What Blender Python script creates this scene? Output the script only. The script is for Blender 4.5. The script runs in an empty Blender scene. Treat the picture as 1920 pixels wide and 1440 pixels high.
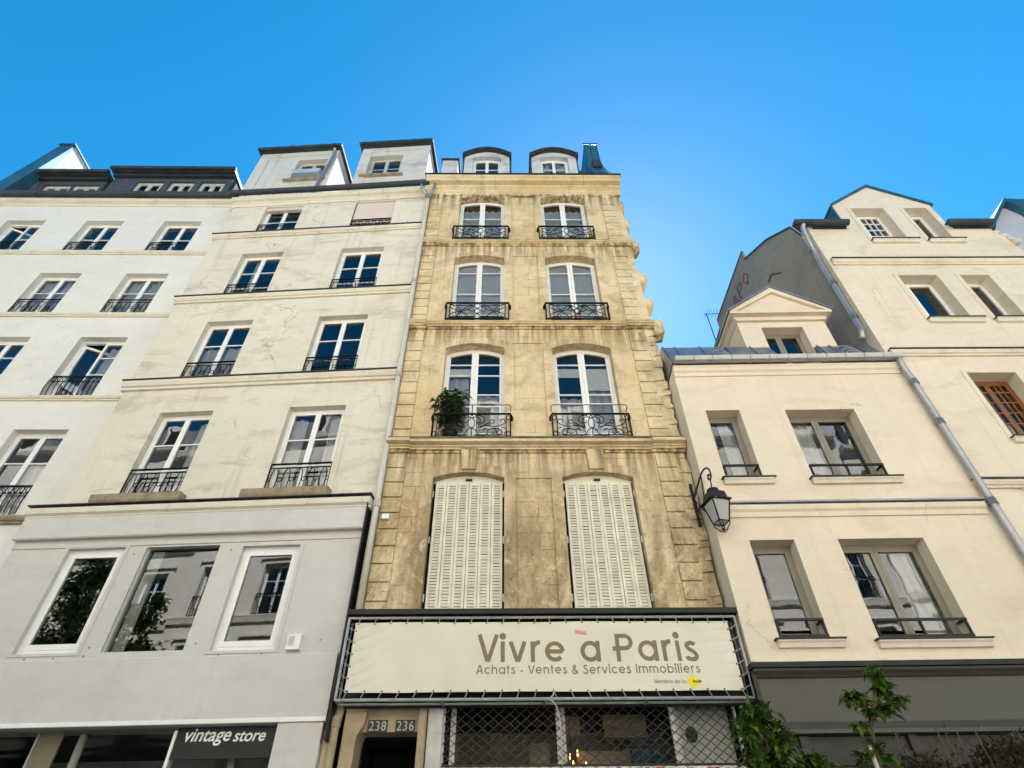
import bpy, math, random
from math import radians, sin, cos, pi, tan, atan2, sqrt
from mathutils import Vector, Matrix
from mathutils.geometry import tessellate_polygon
random.seed(7)
S = bpy.context.scene
COL = S.collection

# ------------------------------------------------------------------ camera, sky, sun, exposure
cam = bpy.data.cameras.new('camera'); co = bpy.data.objects.new('camera', cam); COL.objects.link(co)
TH, ROLL = radians(42.45), 0.0110
c_, s_ = cos(TH), sin(TH)
r0, u0, fw = Vector((1, 0, 0)), Vector((0, -s_, c_)), Vector((0, c_, s_))
rt = r0*cos(ROLL) - u0*sin(ROLL); up = u0*cos(ROLL) + r0*sin(ROLL)
M = Matrix.Identity(4)
for i in range(3):
    M[i][0] = rt[i]; M[i][1] = up[i]; M[i][2] = -fw[i]
M[2][3] = 1.6
co.matrix_world = M
cam.sensor_width = 36; cam.lens = 36*1088/1920; cam.clip_start = 0.05; cam.clip_end = 2000
S.camera = co
SUN_EL, SUN_AZ = radians(50), radians(16)          # behind the stone building, a little to the right
w = bpy.data.worlds.new('World'); S.world = w; w.use_nodes = True
nt = w.node_tree; nt.nodes.clear()
sky = nt.nodes.new('ShaderNodeTexSky'); sky.sky_type = 'NISHITA'; sky.sun_disc = False
sky.sun_elevation = SUN_EL; sky.sun_rotation = SUN_AZ; sky.air_density = 1.0; sky.dust_density = 0.10; sky.ozone_density = 3.2
bg = nt.nodes.new('ShaderNodeBackground'); bg.inputs[1].default_value = 0.062
ow = nt.nodes.new('ShaderNodeOutputWorld')
hs = nt.nodes.new('ShaderNodeHueSaturation'); hs.inputs['Saturation'].default_value = 1.37; hs.inputs['Hue'].default_value = .485
nt.links.new(sky.outputs[0], hs.inputs['Color']); nt.links.new(hs.outputs[0], bg.inputs[0]); nt.links.new(bg.outputs[0], ow.inputs[0])
sl = bpy.data.lights.new('sun', 'SUN'); sl.energy = 5.0; sl.angle = radians(0.53); sl.color = (1, .965, .92)
so = bpy.data.objects.new('sun', sl); COL.objects.link(so); so.location = (6, 30, 40)
dirv = Vector((sin(SUN_AZ)*cos(SUN_EL), cos(SUN_AZ)*cos(SUN_EL), sin(SUN_EL)))
so.rotation_euler = dirv.to_track_quat('Z', 'Y').to_euler()
S.view_settings.view_transform = 'Standard'; S.view_settings.look = 'None'; S.view_settings.gamma = 1
S.view_settings.exposure = 2.0
S.cycles.use_denoising = True
S.cycles.max_bounces = 8; S.cycles.diffuse_bounces = 5; S.cycles.transparent_max_bounces = 16
S.cycles.caustics_reflective = False; S.cycles.caustics_refractive = False; S.cycles.sample_clamp_indirect = 6

# ------------------------------------------------------------------ materials
def N(t, k, **kw):
    n = t.nodes.new(k)
    for a, b in kw.items(): setattr(n, a, b)
    return n
def newmat(name):
    m = bpy.data.materials.new(name); m.use_nodes = True
    return m, m.node_tree, m.node_tree.nodes['Principled BSDF']
def ramp(t, src, a, b, lo=0., hi=1.):
    r = N(t, 'ShaderNodeMapRange'); t.links.new(src, r.inputs[0])
    r.inputs[1].default_value = a; r.inputs[2].default_value = b; r.inputs[3].default_value = lo; r.inputs[4].default_value = hi
    return r.outputs[0]
def noise(t, vec, scale, detail=4, rough=.6, dist=0):
    n = N(t, 'ShaderNodeTexNoise'); n.inputs['Scale'].default_value = scale; n.inputs['Detail'].default_value = detail
    n.inputs['Roughness'].default_value = rough; n.inputs['Distortion'].default_value = dist
    t.links.new(vec, n.inputs['Vector']); return n.outputs['Fac']
def mapped(t, vec, sc, loc=(0, 0, 0)):
    m = N(t, 'ShaderNodeMapping'); m.inputs['Scale'].default_value = sc; m.inputs['Location'].default_value = loc
    t.links.new(vec, m.inputs['Vector']); return m.outputs[0]
def mixc(t, fac, a, b, mode='MIX'):
    m = N(t, 'ShaderNodeMix', data_type='RGBA', blend_type=mode)
    if isinstance(fac, (int, float)): m.inputs[0].default_value = fac
    else: t.links.new(fac, m.inputs[0])
    for i, v in ((6, a), (7, b)):
        if isinstance(v, tuple): m.inputs[i].default_value = (*v, 1)
        else: t.links.new(v, m.inputs[i])
    return m.outputs[2]
def math_(t, op, a, b):
    m = N(t, 'ShaderNodeMath', operation=op)
    for i, v in ((0, a), (1, b)):
        if isinstance(v, (int, float)): m.inputs[i].default_value = v
        else: t.links.new(v, m.inputs[i])
    return m.outputs[0]
def bump(t, p, h, strength, dist=.01, prev=None):
    b = N(t, 'ShaderNodeBump'); b.inputs['Strength'].default_value = strength; b.inputs['Distance'].default_value = dist
    t.links.new(h, b.inputs['Height'])
    if prev: t.links.new(prev, b.inputs['Normal'])
    t.links.new(b.outputs[0], p.inputs['Normal']); return b.outputs[0]
def objco(t): return N(t, 'ShaderNodeTexCoord').outputs['Object']
def plain(name, col, rough=.6, metal=0, var=.12, sc=3, bmp=.05, spec=.4):
    m, t, p = newmat(name); v = objco(t)
    f = noise(t, v, sc, 5); f2 = noise(t, v, sc*9, 3)
    c = mixc(t, ramp(t, f, .3, .7), tuple(x*(1-var) for x in col), tuple(min(1, x*(1+var)) for x in col))
    c = mixc(t, ramp(t, f2, .55, .75, 0, .35*var*4), c, tuple(x*.7 for x in col))
    t.links.new(c, p.inputs['Base Color']); p.inputs['Roughness'].default_value = rough
    t.links.new(ramp(t, f2, .3, .7, max(.03, rough-.08), min(1, rough+.1)), p.inputs['Roughness'])
    p.inputs['Metallic'].default_value = metal; p.inputs['Specular IOR Level'].default_value = spec
    if bmp: bump(t, p, f2, bmp, .01)
    return m
def plaster(name, col, stain, amount=.3, crack=0., streak=.3):
    m, t, p = newmat(name); v = objco(t)
    big = noise(t, v, .35, 5, .6); med = noise(t, mapped(t, v, (.7, .7, 1.8)), 1.0, 7, .68, .6)
    fine = noise(t, v, 45, 4); mid = noise(t, v, 6, 5, .65)
    c = mixc(t, ramp(t, big, .32, .68), tuple(x*.93 for x in col), tuple(min(1, x*1.05) for x in col))
    c = mixc(t, ramp(t, med, .52, .72, 0, amount), c, stain)
    st = noise(t, mapped(t, v, (5.5, 5.5, .22)), 1.0, 6, .65)
    c = mixc(t, ramp(t, st, .56, .74, 0, streak), c, stain)
    sm_ = noise(t, mapped(t, v, (.45, .45, 1.5), (2, 5, 1)), 1.0, 8, .7, 1.2)
    c = mixc(t, ramp(t, sm_, .56, .7, 0, amount*.8), c, tuple(.55*a+.45*b_ for a, b_ in zip(stain, col)))
    pt = noise(t, v, .9, 2, .4, 1.5); c = mixc(t, ramp(t, pt, .58, .585, 0, .10+.1*amount), c, tuple(min(1, x*1.1) for x in col))
    c = mixc(t, ramp(t, mid, .35, .7, .16, 0), c, tuple(x*.68 for x in col))
    c = mixc(t, ramp(t, fine, .6, .8, 0, .15), c, tuple(x*.7 for x in col))
    h = math_(t, 'ADD', math_(t, 'MULTIPLY', mid, .8), math_(t, 'MULTIPLY', fine, .25))
    if crack:
        dv = N(t, 'ShaderNodeVectorMath', operation='ADD')
        nz = N(t, 'ShaderNodeTexNoise'); nz.inputs['Scale'].default_value = 1.6; nz.inputs['Detail'].default_value = 6
        t.links.new(v, nz.inputs['Vector']); t.links.new(v, dv.inputs[0])
        sc = N(t, 'ShaderNodeVectorMath', operation='SCALE'); sc.inputs[3].default_value = 1.3
        t.links.new(nz.outputs['Color'], sc.inputs[0]); t.links.new(sc.outputs[0], dv.inputs[1])
        vo = N(t, 'ShaderNodeTexVoronoi', feature='DISTANCE_TO_EDGE'); vo.inputs['Scale'].default_value = .33
        t.links.new(dv.outputs[0], vo.inputs['Vector'])
        line = ramp(t, vo.outputs['Distance'], .0, .0045, 1, 0)
        msk = ramp(t, noise(t, v, .8, 2), .53, .6, 0, crack)
        cf = math_(t, 'MULTIPLY', line, msk)
        c = mixc(t, cf, c, (.13, .1, .07))
        h = math_(t, 'SUBTRACT', h, cf)
    t.links.new(c, p.inputs['Base Color']); p.inputs['Roughness'].default_value = .9; p.inputs['Specular IOR Level'].default_value = .2
    bump(t, p, h, .22, .02)
    return m
def stone(name, col, dark, pale, rows=.305, joint=.5, ledges=(8.08, 11.56, 14.87, 17.45), grime=1.):
    m, t, p = newmat(name); v = objco(t)
    sp = N(t, 'ShaderNodeSeparateXYZ'); t.links.new(v, sp.inputs[0]); zz = sp.outputs[2]
    cb = N(t, 'ShaderNodeCombineXYZ'); t.links.new(sp.outputs[0], cb.inputs[0]); t.links.new(zz, cb.inputs[1])
    br = N(t, 'ShaderNodeTexBrick'); t.links.new(cb.outputs[0], br.inputs['Vector'])
    br.inputs['Scale'].default_value = 1; br.inputs['Brick Width'].default_value = .88; br.inputs['Row Height'].default_value = rows
    br.inputs['Mortar Size'].default_value = .007; br.inputs['Mortar Smooth'].default_value = .3; br.inputs['Bias'].default_value = -.1
    br.inputs['Color1'].default_value = (.44, .44, .44, 1); br.inputs['Color2'].default_value = (.57, .57, .56, 1); br.inputs['Mortar'].default_value = (.5, .5, .5, 1)
    big = noise(t, v, .42, 4, .55, .3); med = noise(t, v, 1.7, 7, .68, .8); fine = noise(t, v, 42, 5, .7); mot = noise(t, v, 13, 6, .72, .3)
    c = mixc(t, ramp(t, big, .36, .62), col, pale)
    c = mixc(t, .45, c, br.outputs['Color'], 'OVERLAY')
    brown = tuple(.55*a+.45*b for a, b in zip(col, dark))
    c = mixc(t, ramp(t, med, .47, .64, 0, .62*grime), c, tuple(x*.9+.02 for x in brown))
    c = mixc(t, ramp(t, mot, .5, .72, 0, .35), c, brown)
    c = mixc(t, ramp(t, mot, .32, .45, .25, 0), c, tuple(min(1, x*1.2) for x in pale))
    # soot that has settled on the lowest storey, in large ragged sheets
    low = ramp(t, zz, 8.6, 6.2, 0, 1)
    sheet_ = noise(t, mapped(t, v, (1.1, 1.1, .6)), 1, 9, .7, .8)
    c = mixc(t, math_(t, 'MULTIPLY', math_(t, 'MULTIPLY', low, ramp(t, sheet_, .42, .57, .03, .8)), grime), c, tuple(.66*b+.34*a for a, b in zip(col, dark)))
    spk = math_(t, 'MULTIPLY', low, ramp(t, noise(t, v, 17, 6, .78), .54, .66, 0, .7*min(1, grime))); c = mixc(t, spk, c, tuple(x*.7 for x in dark))
    c = mixc(t, math_(t, 'MULTIPLY', low, ramp(t, noise(t, v, 3.1, 8, .72, .9), .57, .64, 0, .75)), c, pale)
    # water running from the string courses: dark and washed-pale tongues
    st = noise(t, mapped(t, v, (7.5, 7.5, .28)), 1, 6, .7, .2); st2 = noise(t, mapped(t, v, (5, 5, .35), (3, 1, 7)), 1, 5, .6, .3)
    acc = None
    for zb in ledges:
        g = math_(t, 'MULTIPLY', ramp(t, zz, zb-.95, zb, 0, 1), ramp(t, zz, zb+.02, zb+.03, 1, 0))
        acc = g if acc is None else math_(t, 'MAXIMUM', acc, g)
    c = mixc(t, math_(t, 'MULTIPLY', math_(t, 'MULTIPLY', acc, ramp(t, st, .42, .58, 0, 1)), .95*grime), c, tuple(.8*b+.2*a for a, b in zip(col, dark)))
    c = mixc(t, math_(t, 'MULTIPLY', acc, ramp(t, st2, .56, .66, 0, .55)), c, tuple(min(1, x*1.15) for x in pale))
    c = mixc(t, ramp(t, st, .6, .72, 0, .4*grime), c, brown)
    # pale repairs
    vo = N(t, 'ShaderNodeTexVoronoi'); vo.inputs['Scale'].default_value = 1.15; t.links.new(mapped(t, v, (1, 1, 1.5)), vo.inputs['Vector'])
    c = mixc(t, math_(t, 'MULTIPLY', ramp(t, vo.outputs['Distance'], .16, .12, 0, .6), ramp(t, noise(t, v, .9, 2), .55, .6, 0, 1)), c, tuple(min(1, x*1.12) for x in pale))
    mort = math_(t, 'MULTIPLY', math_(t, 'MULTIPLY', br.outputs['Fac'], joint), ramp(t, noise(t, v, 1.3, 4), .46, .6))
    c = mixc(t, mort, c, tuple(x*1.1 for x in dark))
    t.links.new(c, p.inputs['Base Color']); p.inputs['Roughness'].default_value = .92; p.inputs['Specular IOR Level'].default_value = .2
    h = math_(t, 'ADD', math_(t, 'MULTIPLY', mot, .8), math_(t, 'MULTIPLY', fine, .45)); h = math_(t, 'SUBTRACT', h, mort)
    bump(t, p, h, .5, .02)
    return m
def glassmat(name, tint=(.93, .95, .955), ior=1.92, wav=.02, sc=1.3):
    m, t, p = newmat(name); t.nodes.remove(p); out = t.nodes['Material Output']; v = objco(t)
    tr = N(t, 'ShaderNodeBsdfTransparent'); tr.inputs[0].default_value = (*tint, 1)
    gl = N(t, 'ShaderNodeBsdfGlossy'); gl.inputs['Roughness'].default_value = .0; gl.inputs[0].default_value = (.95, .97, 1, 1)
    fr = N(t, 'ShaderNodeFresnel'); fr.inputs[0].default_value = ior
    b = N(t, 'ShaderNodeBump'); b.inputs['Strength'].default_value = wav; b.inputs['Distance'].default_value = .1
    t.links.new(noise(t, v, sc, 2), b.inputs['Height']); t.links.new(b.outputs[0], gl.inputs['Normal'])
    mx = N(t, 'ShaderNodeMixShader'); t.links.new(ramp(t, fr.outputs[0], 0, 1, .0, 1), mx.inputs[0])
    t.links.new(tr.outputs[0], mx.inputs[1]); t.links.new(gl.outputs[0], mx.inputs[2]); t.links.new(mx.outputs[0], out.inputs[0])
    return m
def emit(name, col, st):
    m, t, p = newmat(name); p.inputs['Emission Color'].default_value = (*col, 1); p.inputs['Emission Strength'].default_value = st
    p.inputs['Base Color'].default_value = (*col, 1); return m
def leafmat(name, a, b, c3):
    m, t, p = newmat(name); v = objco(t)
    oi = N(t, 'ShaderNodeNewGeometry').outputs['Random Per Island']
    c = mixc(t, ramp(t, oi, 0, .8), a, b); c = mixc(t, ramp(t, oi, .965, .975), c, c3)
    t.links.new(c, p.inputs['Base Color']); p.inputs['Roughness'].default_value = .45; p.inputs['Specular IOR Level'].default_value = .4
    tl = N(t, 'ShaderNodeBsdfTranslucent'); t.links.new(c, tl.inputs[0]); mx = N(t, 'ShaderNodeMixShader'); mx.inputs[0].default_value = .3
    t.links.new(p.outputs[0], mx.inputs[1]); t.links.new(tl.outputs[0], mx.inputs[2]); t.links.new(mx.outputs[0], t.nodes['Material Output'].inputs[0])
    return m
def cloth(name, col):
    m, t, p = newmat(name); t.links.new(mixc(t, ramp(t, noise(t, objco(t), 7, 3), .3, .7), tuple(x*.85 for x in col), col), p.inputs['Base Color']); p.inputs['Roughness'].default_value = .9
    tl = N(t, 'ShaderNodeBsdfTranslucent'); tl.inputs[0].default_value = (*col, 1); mx = N(t, 'ShaderNodeMixShader'); mx.inputs[0].default_value = .35
    t.links.new(p.outputs[0], mx.inputs[1]); t.links.new(tl.outputs[0], mx.inputs[2]); t.links.new(mx.outputs[0], t.nodes['Material Output'].inputs[0])
    return m

mPl1 = plaster('pale_plaster', (.74, .715, .645), (.5, .44, .34), .28, .25, .14)
mPl2 = plaster('old_cream_plaster', (.71, .655, .54), (.34, .28, .18), .7, .9, .42)
mPl3 = plaster('smooth_cream_plaster', (.735, .64, .50), (.48, .38, .25), .36, .4, .34)
mPl4 = plaster('warm_cream_plaster', (.73, .645, .51), (.42, .33, .22), .46, .45, .42)
mGreyPl = plaster('grey_weathered_render', (.31, .285, .235), (.16, .14, .11), .7, .2, .4)
mWhitePl = plaster('weathered_white_render', (.6, .59, .57), (.2, .2, .21), .9, 0, .5)
mLav = plaster('pale_grey_render', (.55, .54, .56), (.4, .38, .38), .3)
mBand = plaster('cream_moulding', (.71, .655, .53), (.4, .32, .2), .35, 0, .5)
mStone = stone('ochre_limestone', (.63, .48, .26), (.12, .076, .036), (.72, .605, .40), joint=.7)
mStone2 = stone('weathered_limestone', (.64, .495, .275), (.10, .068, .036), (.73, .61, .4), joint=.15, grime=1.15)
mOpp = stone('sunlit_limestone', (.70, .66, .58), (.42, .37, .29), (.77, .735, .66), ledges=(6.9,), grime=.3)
mJamb = plain('dirty_beige_stone', (.42, .34, .22), .85, 0, .25, 2, .3)
mLedge = plain('sooty_ledge_stone', (.13, .105, .07), .95, 0, .5, 3.5, .5)
mSill = plain('mossy_old_stone', (.30, .25, .16), .95, 0, .35, 5, .5)
mWhite = plain('white_window_paint', (.80, .79, .76), .45, 0, .05, 4, .03)
mTaupe = plain('taupe_window_paint', (.235, .215, .165), .5, 0, .08, 4, .03)
mBrown = plain('varnished_brown_wood', (.22, .085, .025), .4, 0, .25, 6, .1)
mShop = plaster('white_shopfront_paint', (.60, .58, .535), (.36, .33, .28), .24, 0, .22)
mShut = plain('cream_shutter_paint', (.70, .66, .54), .6, 0, .12, 5, .1)
mWire = plain('dark_galvanised_wire', (.055, .055, .053), .45, .4, .2, 3, .05)
mIron = plain('black_iron', (.006, .006, .0065), .6, 0, .2, 8, .1, .15)
mZinc = plain('grey_zinc', (.30, .315, .34), .42, .75, .25, 1.8, .06)
mZincD = plain('dark_zinc', (.035, .045, .05), .6, .2, .3, 2, .06)
mZincB = plain('blue_green_zinc', (.035, .13, .19), .5, .3, .3, 1.5, .06)
mSlate = plain('dark_slate', (.07, .076, .088), .55, .1, .3, 5, .2)
mPipe = plain('grey_downpipe', (.36, .36, .36), .35, .6, .15, 2, .04)
mPipeW = plain('painted_downpipe', (.58, .55, .48), .5, 0, .12, 2, .05)
mLead = plain('dark_lead', (.05, .045, .05), .6, .2, .3, 6, .2)
mBlack = plain('black_metal', (.012, .012, .012), .5, .2, .2, 3, .05)
mSteel = plain('brushed_steel', (.46, .455, .44), .5, .25, .2, 3, .03)
mOlive = plain('dark_olive_paint', (.058, .058, .046), .42, 0, .12, 1.5, .03)
mOliveD = plain('darker_olive_paint', (.012, .012, .01), .4, 0, .15, 1.5, .03)
mVinyl = plain('cream_vinyl', (.66, .62, .51), .45, 0, .06, 1.2, .03)
mTaupeInk = plain('taupe_ink', (.205, .15, .085), .6, 0, .05, 3, 0)
mPink = plain('pink_ink', (.66, .30, .33), .6, 0, .03, 3, 0)
mYellow = plain('yellow_ink', (.75, .65, .02), .6, 0, .03, 3, 0)
mInkK = plain('black_ink', (.02, .02, .015), .6, 0, .03, 3, 0)
mWhiteInk = plain('white_vinyl', (.78, .78, .76), .6, 0, .03, 3, 0)
mBlueEn = plain('dark_blue_enamel', (.008, .011, .025), .3, 0, .1, 5, .02)
mNum = plain('off_white_enamel', (.5, .49, .45), .4, 0, .1, 8, .02)
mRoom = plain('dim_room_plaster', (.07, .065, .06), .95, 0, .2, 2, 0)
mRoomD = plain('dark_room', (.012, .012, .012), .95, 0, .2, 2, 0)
mCurt = cloth('white_curtain', (.84, .85, .85)); mBlind = cloth('pale_blind', (.82, .86, .88))
mShutP = plain('pinkish_roller_shutter', (.62, .53, .47), .6, 0, .04, 3, .03)
mGlass = glassmat('window_glass'); mGlassS = glassmat('shop_glass', (.8, .84, .84), 1.9, .012, .5); mGlassL = glassmat('low_reflection_glass', (.78, .8, .79), 1.14, .012, .5)
mLampGl = cloth('frosted_lantern_glass', (.60, .595, .56))
mPanelW = plain('white_panel', (.62, .61, .57), .6, 0, .08, 2, .05)
mPanelB = plain('beige_panel', (.36, .29, .2), .7, 0, .1, 2, .02)
mTeal = plain('teal_fabric', (.012, .055, .085), .8, 0, .1, 2, .02)
mGold = plain('gold_metal', (.5, .28, .05), .3, 1, .1, 5, .02)
mBulb = emit('lit_bulb', (1, .50, .13), 1.6)
mTerra = plain('terracotta', (.3, .1, .05), .8, 0, .15, 5, .1)
mAsph = plain('asphalt', (.05, .05, .05), .9, 0, .2, 8, .3)
mPave = plain('pavement_stone', (.22, .21, .19), .85, 0, .15, 2, .15)
mBark = plain('bark', (.11, .08, .05), .9, 0, .3, 14, .5)
mStake = plain('pale_stake_wood', (.6, .56, .48), .8, 0, .15, 8, .2)
mLeaf = leafmat('green_leaf', (.026, .07, .008), (.10, .19, .018), (.16, .09, .02))
mLeafD = leafmat('dark_green_leaf', (.025, .06, .012), (.045, .1, .02), (.07, .09, .02))
mLeafB = leafmat('brownish_leaf', (.035, .035, .016), (.085, .065, .03), (.2, .19, .1))
mRed = plain('red_spray_paint', (.30, .10, .11), .8, 0, .1, 5, 0)
STK = [plain('sticker_ink', c, .6, 0, .3, 25, 0) for c in ((.7, .35, .4), (.55, .05, .08), (.05, .05, .06), (.7, .7, .68), (.08, .16, .3), (.6, .58, .5), (.35, .33, .3))]

# ------------------------------------------------------------------ mesh helpers
class MB:
    def __init__(s): s.v = []; s.f = []; s.sm = []
    def face(s, pts, smooth=False):
        b = len(s.v); s.v += [tuple(p) for p in pts]; s.f.append(tuple(range(b, b+len(pts)))); s.sm.append(smooth)
    def mesh(s, vs, fs, smooth=False):
        b = len(s.v); s.v += [tuple(p) for p in vs]
        for f in fs: s.f.append(tuple(b+i for i in f)); s.sm.append(smooth)
    def box(s, x0, x1, y0, y1, z0, z1):
        s.mesh([(x0,y0,z0),(x1,y0,z0),(x1,y1,z0),(x0,y1,z0),(x0,y0,z1),(x1,y0,z1),(x1,y1,z1),(x0,y1,z1)],
               [(0,3,2,1),(4,5,6,7),(0,1,5,4),(1,2,6,5),(2,3,7,6),(3,0,4,7)])
    def prof(s, pts, x0, x1, closed=True):      # (y,z) profile swept along x
        n = len(pts); a = [(x0, y, z) for y, z in pts]; b = [(x1, y, z) for y, z in pts]
        s.mesh(a+b, [(i, (i+1) % n, n+(i+1) % n, n+i) for i in range(n if closed else n-1)])
        for sgn, x in ((1, x0), (-1, x1)):
            P = [Vector((x, y, z)) for y, z in pts]
            for t in tessellate_polygon([P]): s.face([P[i] for i in t])
    def slab(s, pts, y0, y1):                   # (x,z) polygon extruded in y
        P = [Vector((x, 0, z)) for x, z in pts]; n = len(pts)
        for t in tessellate_polygon([P]):
            s.face([(P[i].x, y0, P[i].z) for i in t]); s.face([(P[i].x, y1, P[i].z) for i in t])
        for i in range(n):
            a, b = pts[i], pts[(i+1) % n]
            s.face([(a[0], y0, a[1]), (b[0], y0, b[1]), (b[0], y1, b[1]), (a[0], y1, a[1])])
    def wall(s, outline, holes=(), y=0, rev=.2, depth=.5):   # front face with holes, reveals, outer sides
        L = [[Vector((x, 0, z)) for x, z in outline]] + [[Vector((x, 0, z)) for x, z in h] for h in holes]
        flat = [p for l in L for p in l]
        for t in tessellate_polygon(L): s.face([(flat[i].x, y, flat[i].z) for i in t])
        for h in holes:
            for i in range(len(h)):
                a, b = h[i], h[(i+1) % len(h)]
                s.face([(a[0], y, a[1]), (b[0], y, b[1]), (b[0], y+rev, b[1]), (a[0], y+rev, a[1])])
        for i in range(len(outline)):
            a, b = outline[i], outline[(i+1) % len(outline)]
            s.face([(a[0], y, a[1]), (b[0], y, b[1]), (b[0], y+depth, b[1]), (a[0], y+depth, a[1])])
    def tube(s, pts, r, n=6, caps=True):
        pts = [Vector(p) for p in pts]; m = len(pts); vs = []; ref = None
        for i, p in enumerate(pts):
            d = (pts[min(i+1, m-1)] - pts[max(i-1, 0)])
            if d.length < 1e-9: d = Vector((0, 0, 1))
            d.normalize()
            if ref is None: ref = Vector((0, 1, 0)) if abs(d.y) < .9 else Vector((1, 0, 0))
            e = ref - d*ref.dot(d)
            if e.length < 1e-4: e = d.orthogonal()
            e.normalize(); g = d.cross(e); ref = e
            rr = r[i] if isinstance(r, (list, tuple)) else r
            for k in range(n): vs.append(p + e*(rr*cos(2*pi*k/n)) + g*(rr*sin(2*pi*k/n)))
        fs = [(i*n+k, i*n+(k+1) % n, (i+1)*n+(k+1) % n, (i+1)*n+k) for i in range(m-1) for k in range(n)]
        if caps: fs += [tuple(range(n)), tuple(range((m-1)*n, m*n))]
        s.mesh(vs, fs, True)
    def lathe(s, prof, c=(0, 0, 0), n=14):      # (r,z)
        vs = [(c[0]+r*cos(2*pi*k/n), c[1]+r*sin(2*pi*k/n), c[2]+z) for r, z in prof for k in range(n)]
        s.mesh(vs, [(i*n+k, i*n+(k+1) % n, (i+1)*n+(k+1) % n, (i+1)*n+k) for i in range(len(prof)-1) for k in range(n)], True)
    def build(s, name, mat, parent=None, off=(0, 0, 0)):
        me = bpy.data.meshes.new(name)
        me.from_pydata([(x-off[0], y-off[1], z-off[2]) for x, y, z in s.v], [], s.f)
        me.polygons.foreach_set('use_smooth', s.sm); me.materials.append(mat); me.update()
        o = bpy.data.objects.new(name, me); COL.objects.link(o)
        if parent: o.parent = parent
        return o
def one(name, mat, parent, fn, *a, off=(0, 0, 0), **k):
    m = MB(); getattr(m, fn)(*a, **k); return m.build(name, mat, parent, off)
def box(name, mat, parent, *a, off=(0, 0, 0)): return one(name, mat, parent, 'box', *a, off=off)
def thing(name, label, cat, frame=None, loc=(0, 0, 0), group=None):
    """Empty at the base of a thing; frame = (x, y, yaw) of the facade it belongs to, loc in that frame."""
    o = bpy.data.objects.new(name, None); COL.objects.link(o); o.empty_display_size = .3
    fx, fy, a = frame if frame else (0, 0, 0)
    a = radians(a)
    o.location = (fx + loc[0]*cos(a) - loc[1]*sin(a), fy + loc[0]*sin(a) + loc[1]*cos(a), loc[2]); o.rotation_euler = (0, 0, a)
    o['label'] = label; o['category'] = cat
    if group: o['group'] = group
    return o
def struct(o): o['kind'] = 'structure'; return o
def copy_tree(o, parent=None):
    c = o.copy(); COL.objects.link(c)
    if parent: c.parent = parent
    for ch in list(o.children): copy_tree(ch, c)
    return c
def hole(x0, x1, z0, z1, arch=0, n=12, g=0):
    x0 -= g; x1 += g; z0 -= g; z1 += g
    if not arch: return [(x0, z0), (x1, z0), (x1, z1), (x0, z1)]
    xc, hw = (x0+x1)/2, (x1-x0)/2
    return [(x0, z0), (x1, z0)] + [(xc+hw*(1-2*i/n), z1+arch*(1-(1-2*i/n)**2)) for i in range(n+1)]

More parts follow.
